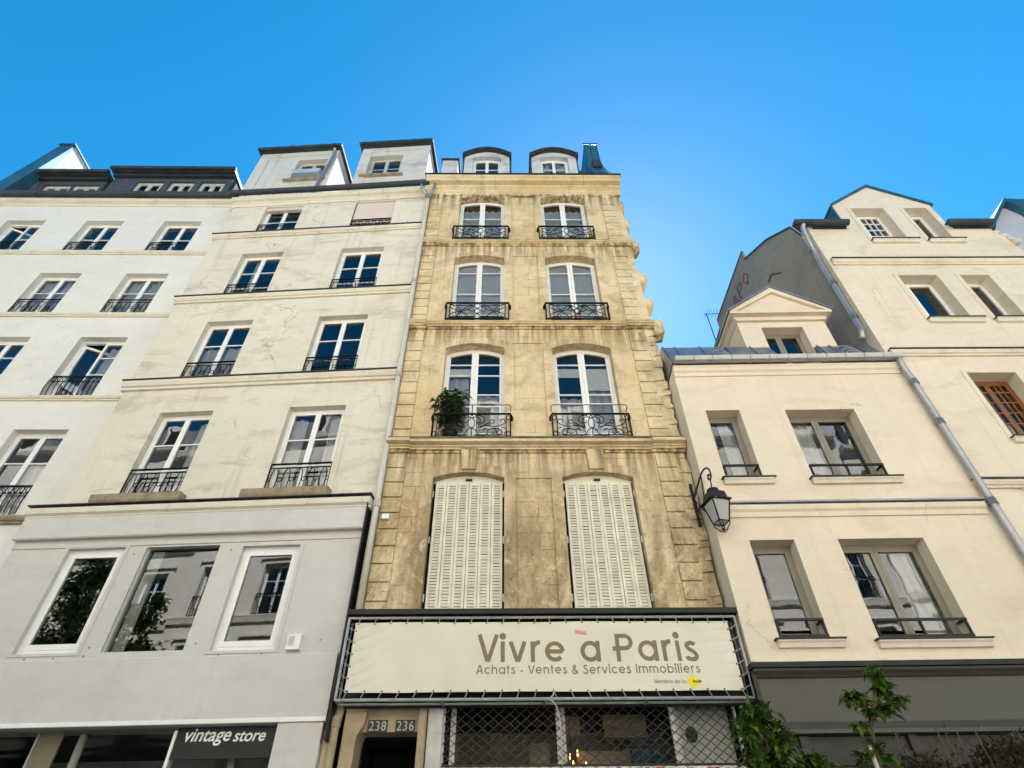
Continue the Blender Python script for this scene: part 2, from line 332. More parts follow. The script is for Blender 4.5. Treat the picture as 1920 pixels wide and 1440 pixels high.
def window(b, x0, x1, z0, z1, arch=0, y=.18, mat=None, gl=None, rows=(.36, .7), leaves=2, cols=1, fw_=.055, st=.05, mid=.11,
           curtain=None, room=None, split=None, transom=None, open_leaf=False, extra=()):
    """Casement: fixed frame, leaves, glazing bars (window) > pane, curtain, room behind."""
    mat = mat or mWhite; gl = gl or mGlass
    m = MB(); xc, hw = (x0+x1)/2, (x1-x0)/2
    top = lambda x: z1 + (arch*(1-((x-xc)/hw)**2) if arch else 0)
    def strip(xa, xb, hi, lo, y0, y1, n=10):      # arched or straight rail
        if not arch: m.box(xa, xb, y0, y1, z1-lo, z1-hi); return
        P = [xa+(xb-xa)*i/n for i in range(n+1)]
        m.slab([(x, top(x)-hi) for x in P] + [(x, top(x)-lo) for x in reversed(P)], y0, y1)
    o_ = .012
    m.box(x0-o_, x0+fw_, y, y+.07, z0-o_, top(x0)+o_); m.box(x1-fw_, x1+o_, y, y+.07, z0-o_, top(x1)+o_)
    strip(x0+fw_, x1-fw_, -o_, fw_, y, y+.07); m.box(x0+fw_, x1-fw_, y, y+.07, z0-o_, z0+fw_)
    xs = [x0+fw_, x1-fw_] if leaves == 1 else [x0+fw_, (x0+x1)/2 if split is None else x0+(x1-x0)*split, x1-fw_]
    pm = MB(); yl = y+.012
    zb, H = z0+fw_, z1-z0-2*fw_
    for k in range(len(xs)-1):
        a, bb = xs[k], xs[k+1]
        sa = st if k == 0 else mid/2; sb = st if k == len(xs)-2 else mid/2
        y0 = yl - (.018 if (leaves == 2 and k == 1) else 0.016)
        if open_leaf and k == 0:                    # leaf standing open, tilted into the room
            for (p, q) in (((a, zb), (a+sa, z1-fw_)), ((bb-sb, zb), (bb, z1-fw_)), ((a+sa, z1-fw_-.07), (bb-sb, z1-fw_)), ((a+sa, zb), (bb-sb, zb+.07))):
                vs = []
                for yy in (0, .045):
                    for (px, pz) in ((p[0], p[1]), (q[0], p[1]), (q[0], q[1]), (p[0], q[1])):
                        vs.append((px, y0+yy+.30*(px-a)/(bb-a)+.02, pz-.06*(pz-zb)/H))
                m.mesh(vs, [(0, 1, 2, 3), (4, 5, 6, 7), (0, 1, 5, 4), (1, 2, 6, 5), (2, 3, 7, 6), (3, 0, 4, 7)])
            pm.face([(a+sa, y0+.05, zb+.06), (bb-sb, y0+.31, zb+.06), (bb-sb, y0+.31, z1-fw_-.1), (a+sa, y0+.05, z1-fw_-.1)])
            continue
        m.box(a+.002, a+sa, y0, y0+.05, zb+.002, top(a+.01)-fw_-.003 if arch else z1-fw_-.003)
        m.box(bb-sb, bb-.002, y0, y0+.05, zb+.002, top(bb-.01)-fw_-.003 if arch else z1-fw_-.003)
        strip(a+sa, bb-sb, fw_+.003, fw_+st+.01, y0, y0+.05, 6); m.box(a+sa, bb-sb, y0, y0+.05, zb+.002, zb+st+.03)
        for fr in rows:
            zz = z1-fw_-fr*H; m.box(a+sa, bb-sb, y0+.008, y0+.042, zz-.014, zz+.014)
        for c in range(1, cols):
            xx = a+sa+(bb-sb-a-sa)*c/cols; m.box(xx-.011, xx+.011, y0+.006, y0+.044, zb+st, z1-fw_-st)
        # glass: every pane sits with its own slight tilt
        zs = [z1-fw_-st] + [z1-fw_-fr*H for fr in rows] + [zb+st]
        for c in range(cols):
            xa, xb = a+sa+(bb-sb-a-sa)*c/cols, a+sa+(bb-sb-a-sa)*(c+1)/cols
            for q in range(len(zs)-1):
                t1, t2 = random.uniform(-.0035, .0035), random.uniform(-.0035, .0035); ym = y0+.028
                zt, zl = zs[q], zs[q+1]
                if q == 0 and arch:
                    P = [xa+(xb-xa)*i/6 for i in range(7)]
                    pm.face([(xa, ym, zl), (xb, ym, zl)] + [(x, ym+t1*.5, top(x)-fw_-st) for x in reversed(P)])
                else: pm.face([(xa, ym-t1, zl), (xb, ym-t2, zl), (xb, ym+t1, zt), (xa, ym+t2, zt)])
    if transom: m.box(x0+fw_-.01, x1-fw_+.01, y-.02, y+.06, z1-transom-.05, z1-transom+.05)
    for e in extra: m.box(*e)
    wo = m.build('window', mat, b)
    pm.build('pane', gl, wo)
    zt = top(xc)+.05
    if curtain == 'blind': box('blind', mBlind, wo, x0+.04, x1-.04, y+.075, y+.079, z0+.2, zt)
    elif curtain:
        cm = MB()
        for (fa, fb, ta, tb) in curtain:          # spans of the opening, bottom and top fractions
            n = 40; xa, xb = x0+(x1-x0)*fa, x0+(x1-x0)*fb; za, zbb = z0+(zt-z0)*ta, z0+(zt-z0)*tb
            ph = random.uniform(0, 6); fq = random.uniform(26, 34)
            vs = []
            for j in range(5):
                for i in range(n+1):
                    x = xa+(xb-xa)*i/n; vs.append((x+.01*sin(j+ph), y+.115+.022*sin(fq*x+ph)+.01*sin(fq*2.3*x+j), za+(zbb-za)*j/4))
            cm.mesh(vs, [(j*(n+1)+i, j*(n+1)+i+1, (j+1)*(n+1)+i+1, (j+1)*(n+1)+i) for j in range(4) for i in range(n)], True)
        cm.build('curtain', mCurt, wo)
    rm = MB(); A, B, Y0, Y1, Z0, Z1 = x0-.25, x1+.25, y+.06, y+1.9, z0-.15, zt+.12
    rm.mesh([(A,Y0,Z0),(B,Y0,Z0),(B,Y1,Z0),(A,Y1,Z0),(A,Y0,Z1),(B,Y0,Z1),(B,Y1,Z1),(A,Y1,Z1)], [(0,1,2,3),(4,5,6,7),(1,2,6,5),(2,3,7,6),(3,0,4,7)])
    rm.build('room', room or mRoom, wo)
    return wo

def spiral(c, r, a0, turns, n=14):
    return [(c[0]+r*(i/n)**.8*cos(a0+turns*2*pi*i/n), c[1]+r*(i/n)**.8*sin(a0+turns*2*pi*i/n)) for i in range(1, n+1)]
def smooth(P, k=5):
    out = []
    for i in range(len(P)-1):
        p0, p1, p2, p3 = P[max(i-1, 0)], P[i], P[i+1], P[min(i+2, len(P)-1)]
        for j in range(k):
            t = j/k; out.append(tuple(.5*((2*p1[d])+(-p0[d]+p2[d])*t+(2*p0[d]-5*p1[d]+4*p2[d]-p3[d])*t*t+(-p0[d]+3*p1[d]-3*p2[d]+p3[d])*t**3) for d in range(len(p1))))
    return out+[tuple(P[-1])]
def ring2(c, rx, rz, n=18): return [(c[0]+rx*cos(2*pi*i/n), c[1]+rz*sin(2*pi*i/n)) for i in range(n+1)]

def rail_oval(b, x0, x1, z0, h, y, r=.0115, nm='balcony_railing'):
    """Two top rails, then long ovals alternating with small rings."""
    m = MB(); z1 = z0+h
    for zz, rr in ((z1, r*1.7), (z1-.09, r), (z0+.03, r*1.1)): m.tube([(x0, y, zz), (x1, y, zz)], rr)
    for x in (x0, x1): m.tube([(x, y, z0), (x, y, z1)], r*1.2); m.tube([(x, y, z1), (x, .02, z1)], r); m.tube([(x, y, z0+.03), (x, .02, z0+.03)], r)
    n = max(3, round((x1-x0)/.24)); d = (x1-x0)/n; hh = z1-.09-z0-.03
    for i in range(n):
        xc = x0+d*(i+.5)
        m.tube([(p, y, q) for p, q in ring2((xc, z0+.03+hh/2), d*.27, hh*.5)], r*.8, 5)
        if i < n-1 or True: m.tube([(p, y, q) for p, q in ring2((xc+d/2, z0+.03+hh/2), d*.2, d*.2, 12)], r*.75, 5) if i < n-1 else None
    for x in (x0+d*.12, x1-d*.12): m.tube([(p, y, q) for p, q in ring2((x, z0+.03+hh/2), d*.11, d*.15, 12)], r*.75, 5)
    return m.build(nm, mIron, b)
def rail_bars(b, x0, x1, z0, h, y, r=.010, bow=0, nm='balcony_railing'):
    """Close vertical bars with curled tops."""
    m = MB(); z1 = z0+h
    for zz, rr in ((z1, r*1.9), (z0+.03, r*1.2), (z1-.16, r)): m.tube([(x0, y, zz), (x1, y, zz)], rr)
    n = round((x1-x0)/.11)
    for i in range(n+1):
        x = x0+(x1-x0)*i/n
        m.tube([(x, y, z0)] + [(x, y-bow*sin(pi*t/6), z0+h*t/6) for t in range(1, 6)] + [(x, y, z1)], r)
        if i < n: m.tube([(p, y, q) for p, q in ring2((x+(x1-x0)/n/2, z1-.08), .035, .06, 12)], r*.8, 5)
    for x in (x0, x1): m.tube([(x, y, z1), (x, .02, z1)], r)
    return m.build(nm, mIron, b)
def rail_low(b, x0, x1, z0, h, y, r=.0115, nm='balcony_railing'):
    """Single top rail over short arches."""
    m = MB(); z1 = z0+h
    for zz, rr in ((z1, r*1.6), (z1-.08, r), (z0+.02, r)): m.tube([(x0, y, zz), (x1, y, zz)], rr)
    n = round((x1-x0)/.2); d = (x1-x0)/n
    for i in range(n):
        xa = x0+d*i; hh = h-.10
        m.tube([(xa+d*.15, y, z0+.02), (xa+d*.15, y, z0+hh*.6)] + [(xa+d*.5-d*.35*cos(pi*t/6), y, z0+hh*.6+hh*.4*sin(pi*t/6)) for t in range(7)] + [(xa+d*.85, y, z0+.02)], r*.9, 5)
        m.tube([(p, y, q) for p, q in ring2((xa, z0+hh*.55), d*.13, d*.13, 10)], r*.8, 5)
    for x in (x0, x1): m.tube([(x, y, z0), (x, y, z1)], r*1.2); m.tube([(x, y, z1), (x, .02, z1)], r)
    return m.build(nm, mIron, b)
def rail_scroll(b, x0, x1, z0, h, y, kind, r=.012):
    """Wrought scrollwork balcony with bowed handrail and returns to the wall."""
    m = MB(); z1 = z0+h; xc, W = (x0+x1)/2, (x1-x0)/2
    hr = [(x0-.03, -.02, z1-.05), (x0-.035, y*.5, z1-.01), (x0-.005, y, z1), (x1+.005, y, z1), (x1+.035, y*.5, z1-.01), (x1+.03, -.02, z1-.05)]
    m.tube(hr, r*2.1, 7)
    m.tube([(x0-.02, .0, z0+.015), (x0, y, z0+.015), (x1, y, z0+.015), (x1+.02, .0, z0+.015)], r*1.8, 6)
    ends = .085
    for x in (x0, x1): m.tube([(x, y, z0), (x, y, z1)], r*1.3)
    for x in (x0+ends, x1-ends): m.tube([(x, y, z0), (x, y, z1)], r)
    for x in (x0, x1): m.tube([(x, y*.45, z0), (x, y*.45, z1)], r*.9)
    P = lambda u, v: (u, v)
    C = []
    if kind == 4:
        C += [ring2((0, .62), .11*h/W*1.05, .2)]
        C += [smooth([(.13, .62), (.22, .5), (.33, .42)] + [(.40, .5), (.42, .66), (.34, .76), (.27, .68), (.31, .6)])]
        C += [smooth([(.05, .84), (.2, .95), (.36, .86), (.5, .62), (.62, .45), (.8, .5), (.9, .68), (.84, .84), (.74, .78), (.76, .68)])]
        C += [smooth([(.55, .92), (.62, .78), (.7, .72), (.66, .62), (.6, .68)])]
        C += [smooth([(0, .38), (.1, .12), (.24, .06), (.34, .2), (.28, .36), (.2, .3), (.24, .2)])]
        C += [smooth([(.33, .22), (.45, .36), (.6, .32), (.75, .34), (.86, .3), (.94, .18), (.88, .06), (.8, .1), (.84, .18)])]
        C += [[(.3, .04), (.36, .3), (.66, .3), (.72, .04)], [(0, .0), (0, .4)], [(0, .82), (0, 1)]]
    elif kind == 3:
        for v in (.84, .5, .17): C += [ring2((0, v), .085, .15)]
        for v, s in ((.72, 1), (.3, -1)):
            for q in (1,):
                C += [smooth([(.13, .5+(.34 if s > 0 else -.34)), (.26, v+.18*s), (.5, v-.16*s), (.74, v-.1*s), (.88, v+.06*s), (.86, v+.2*s), (.76, v+.18*s), (.77, v+.06*s)])]
                C += [smooth([(.5, v-.16*s), (.62, v+.02*s), (.64, v+.16*s), (.55, v+.18*s), (.55, v+.08*s)])]
        C += [smooth([(.09, .5), (.2, .5), (.3, .6), (.42, .53), (.5, .5)]), smooth([(.3, .6), (.24, .72), (.12, .82)]), [(0, 0), (0, .03)]]
        C += [[(.09, .84), (.92, .9)], [(.09, .17), (.92, .1)]]
    else:
        C += [ring2((0, .62), .085, .22), ring2((0, .9), .03, .07, 10)]
        C += [smooth([(.02, .84), (.1, .9), (.2, .82), (.22, .66), (.14, .62), (.12, .72)])]
        C += [smooth([(.08, .95), (.2, .97), (.32, .85), (.3, .66), (.2, .56), (.18, .4), (.28, .46), (.44, .62), (.56, .6), (.58, .72), (.5, .76), (.48, .68)])]
        C += [smooth([(.0, .4), (.1, .3), (.16, .14), (.28, .06), (.4, .12), (.42, .3), (.34, .36), (.3, .26)])]
        C += [smooth([(.2, .46), (.4, .5), (.6, .46), (.72, .5), (.86, .62), (.84, .78), (.74, .76), (.75, .66)])]
        C += [smooth([(.42, .3), (.56, .38), (.7, .34), (.78, .2), (.72, .1), (.64, .16), (.68, .24)])]
        C += [smooth([(.55, .38), (.64, .28), (.58, .14), (.5, .18)]), [(.08, .08), (.9, .08)]]
        C += [smooth([(.78, .42), (.88, .36), (.9, .2), (.82, .16)]), [(0, 0), (0, .4)]]
        for v in (.13, .86): C += [ring2((.945, v), .05, .1, 12)]
    for cv in C:
        for sg in (1, -1):
            if sg < 0 and all(abs(p[0]) < 1e-6 for p in cv): continue
            m.tube([(xc+sg*p[0]*(W-ends*.0), y, z0+.02+p[1]*(h-.04)) for p in cv], r*.85, 5)
    if kind == 2:       # the thin extra bar above the handrail
        zt = z1+.235
        m.tube([(x0+.0, -.02, zt-.05), (x0-.01, y*.7, zt), (x0+.03, y, zt), (x1-.03, y, zt), (x1+.01, y*.7, zt), (x1, -.02, zt-.05)], r*.9, 6)
        m.tube([(xc, y, z1), (xc, y, zt)], r*.8)
    return m.build('balcony_railing', mIron, b)
def band(b, x0, x1, z0, z1, d=.09, mat=None, lead=True, nm='string_course'):
    h = z1-z0
    o = one(nm, mat or mBand, b, 'prof', [(.02, z0), (-d*.45, z0), (-d*.5, z0+h*.28), (-d*.8, z0+h*.36), (-d*.95, z0+h*.62), (-d, z0+h*.66), (-d, z1), (.02, z1+.02)], x0, x1)
    if lead: box('lead_flashing', mLead, o, x0-.01, x1+.01, -d-.028, .02, z1+.004, z1+.03)
    return o
def gutter(b, x0, x1, zc, y, r=.085, mat=None, sag=0, seams=8):
    m = MB(); n = 9; K = 16
    prof = [(r*cos(pi+pi*i/n), r*sin(pi+pi*i/n)) for i in range(n+1)]
    prof = prof + [(r*1.12, .015), (r*.9, .02)] ; prof = [(-r*1.1, .02)]+prof
    vs = [(x0+(x1-x0)*k/K, y+a, zc+bb-sag*sin(pi*min(1, 1.0*k/K))) for k in range(K+1) for a, bb in prof]; q = len(prof)
    m.mesh(vs, [(k*q+i, k*q+i+1, (k+1)*q+i+1, (k+1)*q+i) for k in range(K) for i in range(q-1)], True)
    for x, k in ((x0, 0), (x1, K)): m.face(vs[k*q:(k+1)*q])
    o = m.build('gutter', mat or mZincD, b)
    for i in range(1, seams):
        sm = MB(); x = x0+(x1-x0)*i/seams
        sm.tube([(x, y+a*1.04, zc+bb*1.04-sag*sin(pi*i/seams)) for a, bb in prof[1:-1]], .012, 4)
        sm.build('gutter_strap', mat or mZincD, o)
    return o
def pipe(b, pts, r, mat, collars=(), nm='downpipe'):
    o = one(nm, mat, b, 'tube', pts, r, 12)
    if collars:
        for p, d in collars:
            m = MB(); p = Vector(p); m.tube([p-Vector(d)*.06, p+Vector(d)*.06], r*1.28, 12); m.build('pipe_collar', mat, o)
    return o
# ------------------------------------------------------------------ ground
def sheet(name, mat, x0, x1, y0, y1, z):
    return struct(one(name, mat, None, 'face', [(x0, y0, z), (x1, y0, z), (x1, y1, z), (x0, y1, z)]))
sheet('ground', mAsph, -400, 400, -400, 400, -.12)
sheet('road', mAsph, -60, 60, -2.2, 5.2, -.116)
for nm, y0, y1 in (('pavement', 5.2, 9.6), ('pavement', -5.2, -2.2)):
    struct(box(nm, mPave, None, -60, 60, y0, y1, -.118, 0.))

def zo(z, d): return z - d*(z-1.6)/9.0
def bandm(b, x0, x1, z0, z1, d=.09, **k): return band(b, x0, x1, zo(z0, d*.45), zo(z1, d), d, **k)
def mass(b, x0, x1, z1, y0=2.2, y1=9.5, mat=None): return box('hidden_sun_block', mat or mGreyPl, b, x0, x1, y0, y1, 0, z1)  # unseen solid block added inside each building to stop sun passing through

# ------------------------------------------------------------------ ochre stone building in the middle
FS = (0, 9.0, 0.9)
st = thing('stone_townhouse', 'narrow ochre limestone building with arched windows, scroll balconies and two closed shutters', 'building', FS)
FLOORS = [(15.05, 17.27, .13, 4), (11.72, 14.26, .14, 3), (8.27, 10.89, .16, 2), (4.95, 7.50, .12, 1)]
BAYS = [(-1.46, -.16), (.90, 2.20)]
holes = [hole(a, b, z0, z1, ar, 12, .012) for z0, z1, ar, k in FLOORS for a, b in BAYS]
PAN = [(15.3, 17.4), (11.93, 14.4), (8.6, 11.08), (5.0, 7.5)]
holes += [hole(.04, .70, a, b) for a, b in PAN]
m = MB(); m.wall([(-2.35, 4.86), (3.25, 4.86), (3.25, 17.95), (-2.35, 17.95)], holes, 0, .1, .6)
for a, b in PAN: m.box(.03, .71, .022, .05, a-.01, b+.01)
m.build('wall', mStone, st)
sm = MB()
for z0, z1, ar, k in FLOORS:
    for a, b in BAYS:
        o = hole(a-.2, b+.2, z0-.07, z1+.16, ar*1.1)
        sm.wall(o, [hole(a, b, z0-.05, z1, ar)], -.028, .228, .04)
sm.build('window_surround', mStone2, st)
# windows
CW = [(0.03, .97, .02, .97)]
for (a, b) in BAYS:
    window(st, a, b, 15.05, 17.27, .13, .2, rows=(.34, .70), mid=.15, transom=.0, curtain=[(0.04, .96, .0, .84)])
    window(st, a, b, 11.72, 14.26, .14, .2, rows=(.12, .47, .8), mid=.14, curtain='blind')
w1 = window(st, *BAYS[0], 8.27, 10.89, .16, .2, rows=(.10, .23, .45, .58, .86), mid=.15, curtain=[(.06, .42, 0, .74), (.55, .95, 0, .52)])
w2 = window(st, *BAYS[1], 8.27, 10.89, .16, .2, rows=(.10, .45, .55, .86), mid=.15, curtain=[(.06, .46, 0, .50), (.55, .94, 0, .60)])
a, b = BAYS[0]; box('roller_blind', mWhite, w1, a+.1, (a+b)/2-.07, .245, .25, 10.24, 10.50)
a, b = BAYS[1]; box('roller_blind', mWhite, w2, a+.1, (a+b)/2-.07, .245, .25, 10.24, 10.50); box('roller_blind', mWhite, w2, (a+b)/2+.07, b-.1, .245, .25, 9.86, 10.50)
# closed shutters: six louvred leaves each
for a, b in BAYS:
    m = MB(); x0, x1 = a+.05, b-.03; n = 6; d = (x1-x0)/n; za, zb = 4.97, 7.46
    for i in range(n):
        xa, xb = x0+d*i+.004, x0+d*(i+1)-.004; sw = .045 if i in (0, 5) else .042; dy = .012*(i % 2)
        m.box(xa, xa+sw, .085+dy, .115+dy, za, zb); m.box(xb-sw, xb, .085+dy, .115+dy, za, zb)
        for q in (za, zb-.06): m.box(xa+sw, xb-sw, .087+dy, .113+dy, q, q+.06)
        L = 46; p = (zb-za-.12)/L
        for j in range(L):
            z = za+.06+p*j+random.uniform(-.05, .05)*p*(1 if random.random() < .9 else 2.2)
            m.mesh([(xa+sw, .088+dy, z), (xb-sw, .088+dy, z), (xb-sw, .112+dy, z+p*.98), (xa+sw, .112+dy, z+p*.98), (xa+sw, .092+dy, z-.004), (xb-sw, .092+dy, z-.004), (xb-sw, .116+dy, z+p*.98-.004), (xa+sw, .116+dy, z+p*.98-.004)],
                   [(0, 1, 2, 3), (4, 5, 6, 7), (0, 1, 5, 4), (3, 2, 6, 7)])
    sh = m.build('shutter', mShut, st)
    h = MB()
    for i in (1, 2, 4, 5):
        for z in (5.15, 6.1, 7.1): h.tube([(x0+d*i, .075, z-.05), (x0+d*i, .075, z+.05)], .012, 6)
    for z in (5.3, 6.3, 7.2):
        for x in (a+.02, b-.015): h.tube([(x, .06, z-.06), (x, .06, z+.06)], .014, 6)
    h.build('hinge', mShut, sh)
    xc = (a+b)/2
    m = MB(); m.slab([(a, 7.47)]+[(a+(b-a)*i/8, 7.47+.14*(1-(2*i/8-1)**2)+.02) for i in range(9)]+[(b, 7.47)], .12, .15)
    m.build('lintel_board', mShut, st); box('shutter_hook', mBlack, sh, xc-.06, xc+.06, .07, .1, 7.5, 7.53)
    box('window_back', mRoomD, st, a-.1, b+.1, .24, .3, 4.9, 7.75)
    k = MB(); k.slab([(xc-.13, 7.66), (xc+.13, 7.66), (xc+.17, 8.17), (xc-.17, 8.17)], -.07, .02); k.build('keystone', mStone2, st)
# string courses
def scourse(z0, z1, prof):
    for x0, x1, e in ((-1.95, 2.64, 0), (-2.38, -1.95, .035), (2.64, 3.28, .035)):
        one('string_course', mStone2, st, 'prof', [(.02, z0)]+[(-(p+e), z0+(z1-z0)*q) for p, q in prof]+[(.02, z1)], x0, x1)
P1 = [(.03, 0), (.04, .22), (.075, .3), (.08, .5), (.13, .62), (.14, .8), (.16, .84), (.16, 1)]
scourse(zo(14.87, .03), zo(15.22, .16), P1); scourse(zo(11.56, .03), zo(11.86, .16), P1)
scourse(zo(8.08, .04), zo(8.41, .2), [(.03, 0), (.035, .18), (.07, .22), (.07, .4), (.10, .46), (.1, .6), (.19, .68), (.2, .72), (.2, 1)])
box('ledge', mLedge, st, -2.36, 3.27, -.212, .0, 8.256, 8.30)
# quoins
def quoins(x0, x1, rag):
    for za, zb in ((4.9, 8.02), (8.3, 11.42), (11.72, 14.64), (14.98, 17.55)):
        n = round((zb-za)/.305); h = (zb-za)/n
        for i in range(n):
            e = random.uniform(-.05, .03) if rag else 0; pr = .038+random.uniform(-.003, .004)
            xa, xb, a, b = x0, x1+e, za+h*i+.008, za+h*(i+1)-.008; q = .008
            m = MB(); m.mesh([(xa, .01, a), (xb, .01, a), (xb, .01, b), (xa, .01, b), (xa+q, -pr, a+q), (xb-q, -pr, a+q), (xb-q, -pr, b-q), (xa+q, -pr, b-q)],
                   [(4, 5, 6, 7), (0, 1, 5, 4), (1, 2, 6, 5), (2, 3, 7, 6), (3, 0, 4, 7)])
            m.build('quoin', mStone2, st)
quoins(2.68, 3.06, True); quoins(-2.33, -1.98, False)
# cornice
cp = [(.02, 17.4), (-.04, 17.4), (-.05, 17.5), (-.09, 17.55), (-.1, 17.62), (-.17, 17.68), (-.19, 17.74), (-.33, 17.76), (-.34, 17.88), (-.39, 17.92), (-.40, 17.97), (.02, 18.0)]
one('cornice', mStone, st, 'prof', cp, -2.5, 3.30); box('lead_flashing', mLead, st, -2.54, 3.33, -.43, .3, 18.003, 18.025)
# roof, dormers, party wall
one('roof', mSlate, st, 'prof', [(.1, 17.95), (3.4, 22.2), (7, 23), (9.5, 18), (9.5, 17.9)], -2.3, 2.6)
mass(st, -2.34, 3.24, 17.9)
for xa, xb in ((-1.5, 0.0), (.74, 2.24)):
    xc = (xa+xb)/2; m = MB()
    m.wall(hole(xa, xb, 18.03, 20.48, .36), [hole(xc-.475, xc+.475, 19.1, 20.42, .10)], .3, .16, 2.9)
    d = m.build('dormer', mWhitePl, st)
    m = MB(); arc = [(xc+(xb-xa)/2*1.0*t, 20.5+.36*(1-t*t)) for t in [i/10-1 for i in range(21)]]
    m.slab([(xa-.07, 20.36), (xa-.07, 20.56)] + [(x, z+.075) for x, z in arc] + [(xb+.07, 20.56), (xb+.07, 20.36), (xb-.0, 20.36)] + [(x, z+.012) for x, z in reversed(arc)] + [(xa, 20.36)], .14, 3.1)
    for x in (xa-.05, xb+.004): m.box(x, x+.046, .32, 3.0, 18.0, 20.36)
    m.build('dormer_roof', mLead, d)
    m = MB(); P = hole(xc-.6, xc+.6, 18.1, 20.5, .12); m.wall(P, [hole(xc-.478, xc+.478, 18.2, 20.42, .1)], .275, .02, .03); m.build('dormer_surround', mWhitePl, d)
    window(st, xc-.475, xc+.475, 19.1, 20.42, .10, .44, rows=(.38, .75) if xa > 0 else (.4,), mid=.1, curtain=[(.05, .4, 0, .95), (.62, .95, 0, .95)] if xa > 0 else None)
pm = MB(); pm.prof([(-.38, 18.03), (-.1, 18.7), (.25, 19.7), (.4, 20.4), (.42, 21.7), (3.6, 21.7), (3.6, 18.03)], 2.64, 3.08); pw = pm.build('party_wall', mZincB, st)
m = MB()
for x in (2.64, 2.86, 3.08): m.tube([(x, -.4, 18.05), (x, -.12, 18.7), (x, .23, 19.7), (x, .385, 20.4), (x, .41, 21.7)], .014, 5)
m.tube([(2.6, .4, 21.72), (3.12, .4, 21.72)], .03, 6); m.build('zinc_seam', mZincB, pw)
box('roof_light', mZincD, pw, 2.72, 3.0, .1, .3, 19.5, 19.95)
m = MB(); m.lathe([(.13, 0), (.13, .35), (.17, .36), (.16, .46), (.1, .55), (0, .6)], (2.42, .9, 20.0)); m.build('roof_vent', mZincB, st)
box('chimney_stack', mGreyPl, st, 2.28, 2.58, .7, 1.3, 18.6, 20.2)
box('chimney_stack', mWhitePl, st, -2.28, -1.75, .55, 2.0, 18.0, 20.75); box('chimney_cap', mZincD, st, -2.33, -1.7, .5, 2.05, 20.753, 20.83)
# toothing stones left for a neighbour that never came
def rock(m, c, s, n=10, k=7):
    sg = lambda v: (abs(v)**.55)*(1 if v >= 0 else -1); vs = []
    for j in range(k+1):
        for i in range(n):
            t, f = pi*j/k, 2*pi*i/n; q = 1+random.uniform(-.07, .07)
            vs.append((c[0]+s[0]*sg(sin(t)*cos(f))*q, c[1]+s[1]*sg(sin(t)*sin(f))*q, c[2]+s[2]*sg(cos(t))*q))
    m.mesh(vs, [(j*n+i, j*n+(i+1) % n, (j+1)*n+(i+1) % n, (j+1)*n+i) for j in range(k) for i in range(n)], True)
for z, ex, hz in ((17.1, .15, .22), (16.13, .17, .2), (15.05, .24, .2), (13.62, .22, .2), (12.62, .22, .14), (11.78, .30, .26)):
    m = MB(); rock(m, (3.17+ex*.5, .24, z-.05), (ex*.95, .24, hz)); m.build('toothing_stone', mStone2, st)
rnd = random.Random(12)
for za, zb in ((4.95, 8.0), (8.45, 11.5)):
    z = za
    while z < zb:
        h = rnd.uniform(.10, .34); m = MB(); x1 = 3.255+rnd.uniform(-.03, .03); yy = rnd.uniform(-.075, -.02); J = lambda s=.025: rnd.uniform(-s, s)
        m.mesh([(3.05+J(), yy+.06+J(), z+J(.01)), (x1+J(), yy+J(), z+J()), (x1+J(), .1, z+J()), (3.05, .1, z), (3.05+J(), yy+.08+J(), z+h*.97+J(.01)), (x1+J(), yy+.02+J(), z+h*.97+J()), (x1+J(), .1, z+h*.97), (3.05, .1, z+h*.97)],
               [(0, 1, 5, 4), (1, 2, 6, 5), (4, 5, 6, 7), (0, 3, 2, 1), (3, 0, 4, 7)])
        m.build('rubble_stone', mStone2, st); z += h
# balconies
for (a, b), (a4, b4) in zip(BAYS, ((-1.55, -.06), (.78, 2.27))):
    rail_scroll(st, a4, b4, 14.95, .58, -.18, 4); rail_scroll(st, a4+.03, b4, 11.68, .58, -.18, 3); rail_scroll(st, a4, b4+.02, 8.29, .58, -.18, 2, .0105)
# ground floor: entrance on the left, grilled shop on the right
box('lintel_beam', mBlack, st, -2.34, 3.24, .05, .5, 3.83, 4.84)
box('door_lintel', mJamb, st, -2.1, -1.34, .10, .4, 3.46, 3.83)
m = MB(); m.slab([(-2.34, 0), (-2.16, 0), (-2.16, 3.30), (-2.15, 3.40), (-2.08, 3.52), (-2.06, 3.62), (-2.05, 3.83), (-2.34, 3.83)], -.0, .45); m.build('door_jamb', mJamb, st)
box('door_jamb', mJamb, st, -1.33, -1.21, .0, .45, 0, 3.80)
box('doorway', mRoomD, st, -2.2, -1.25, 1.6, 1.7, 0, 3.6); box('door_ceiling', mRoomD, st, -2.2, -1.25, .42, 1.6, 3.47, 3.5)
box('door_leaf', mOliveD, st, -2.19, -2.14, .45, 1.3, 0, 3.44)
pp = box('metal_panel', mSteel, st, -1.20, -1.0, -.02, .3, 0, 3.80); box('panel_edge', mBlack, pp, -1.215, -1.2, -.04, .1, 0, 3.80)
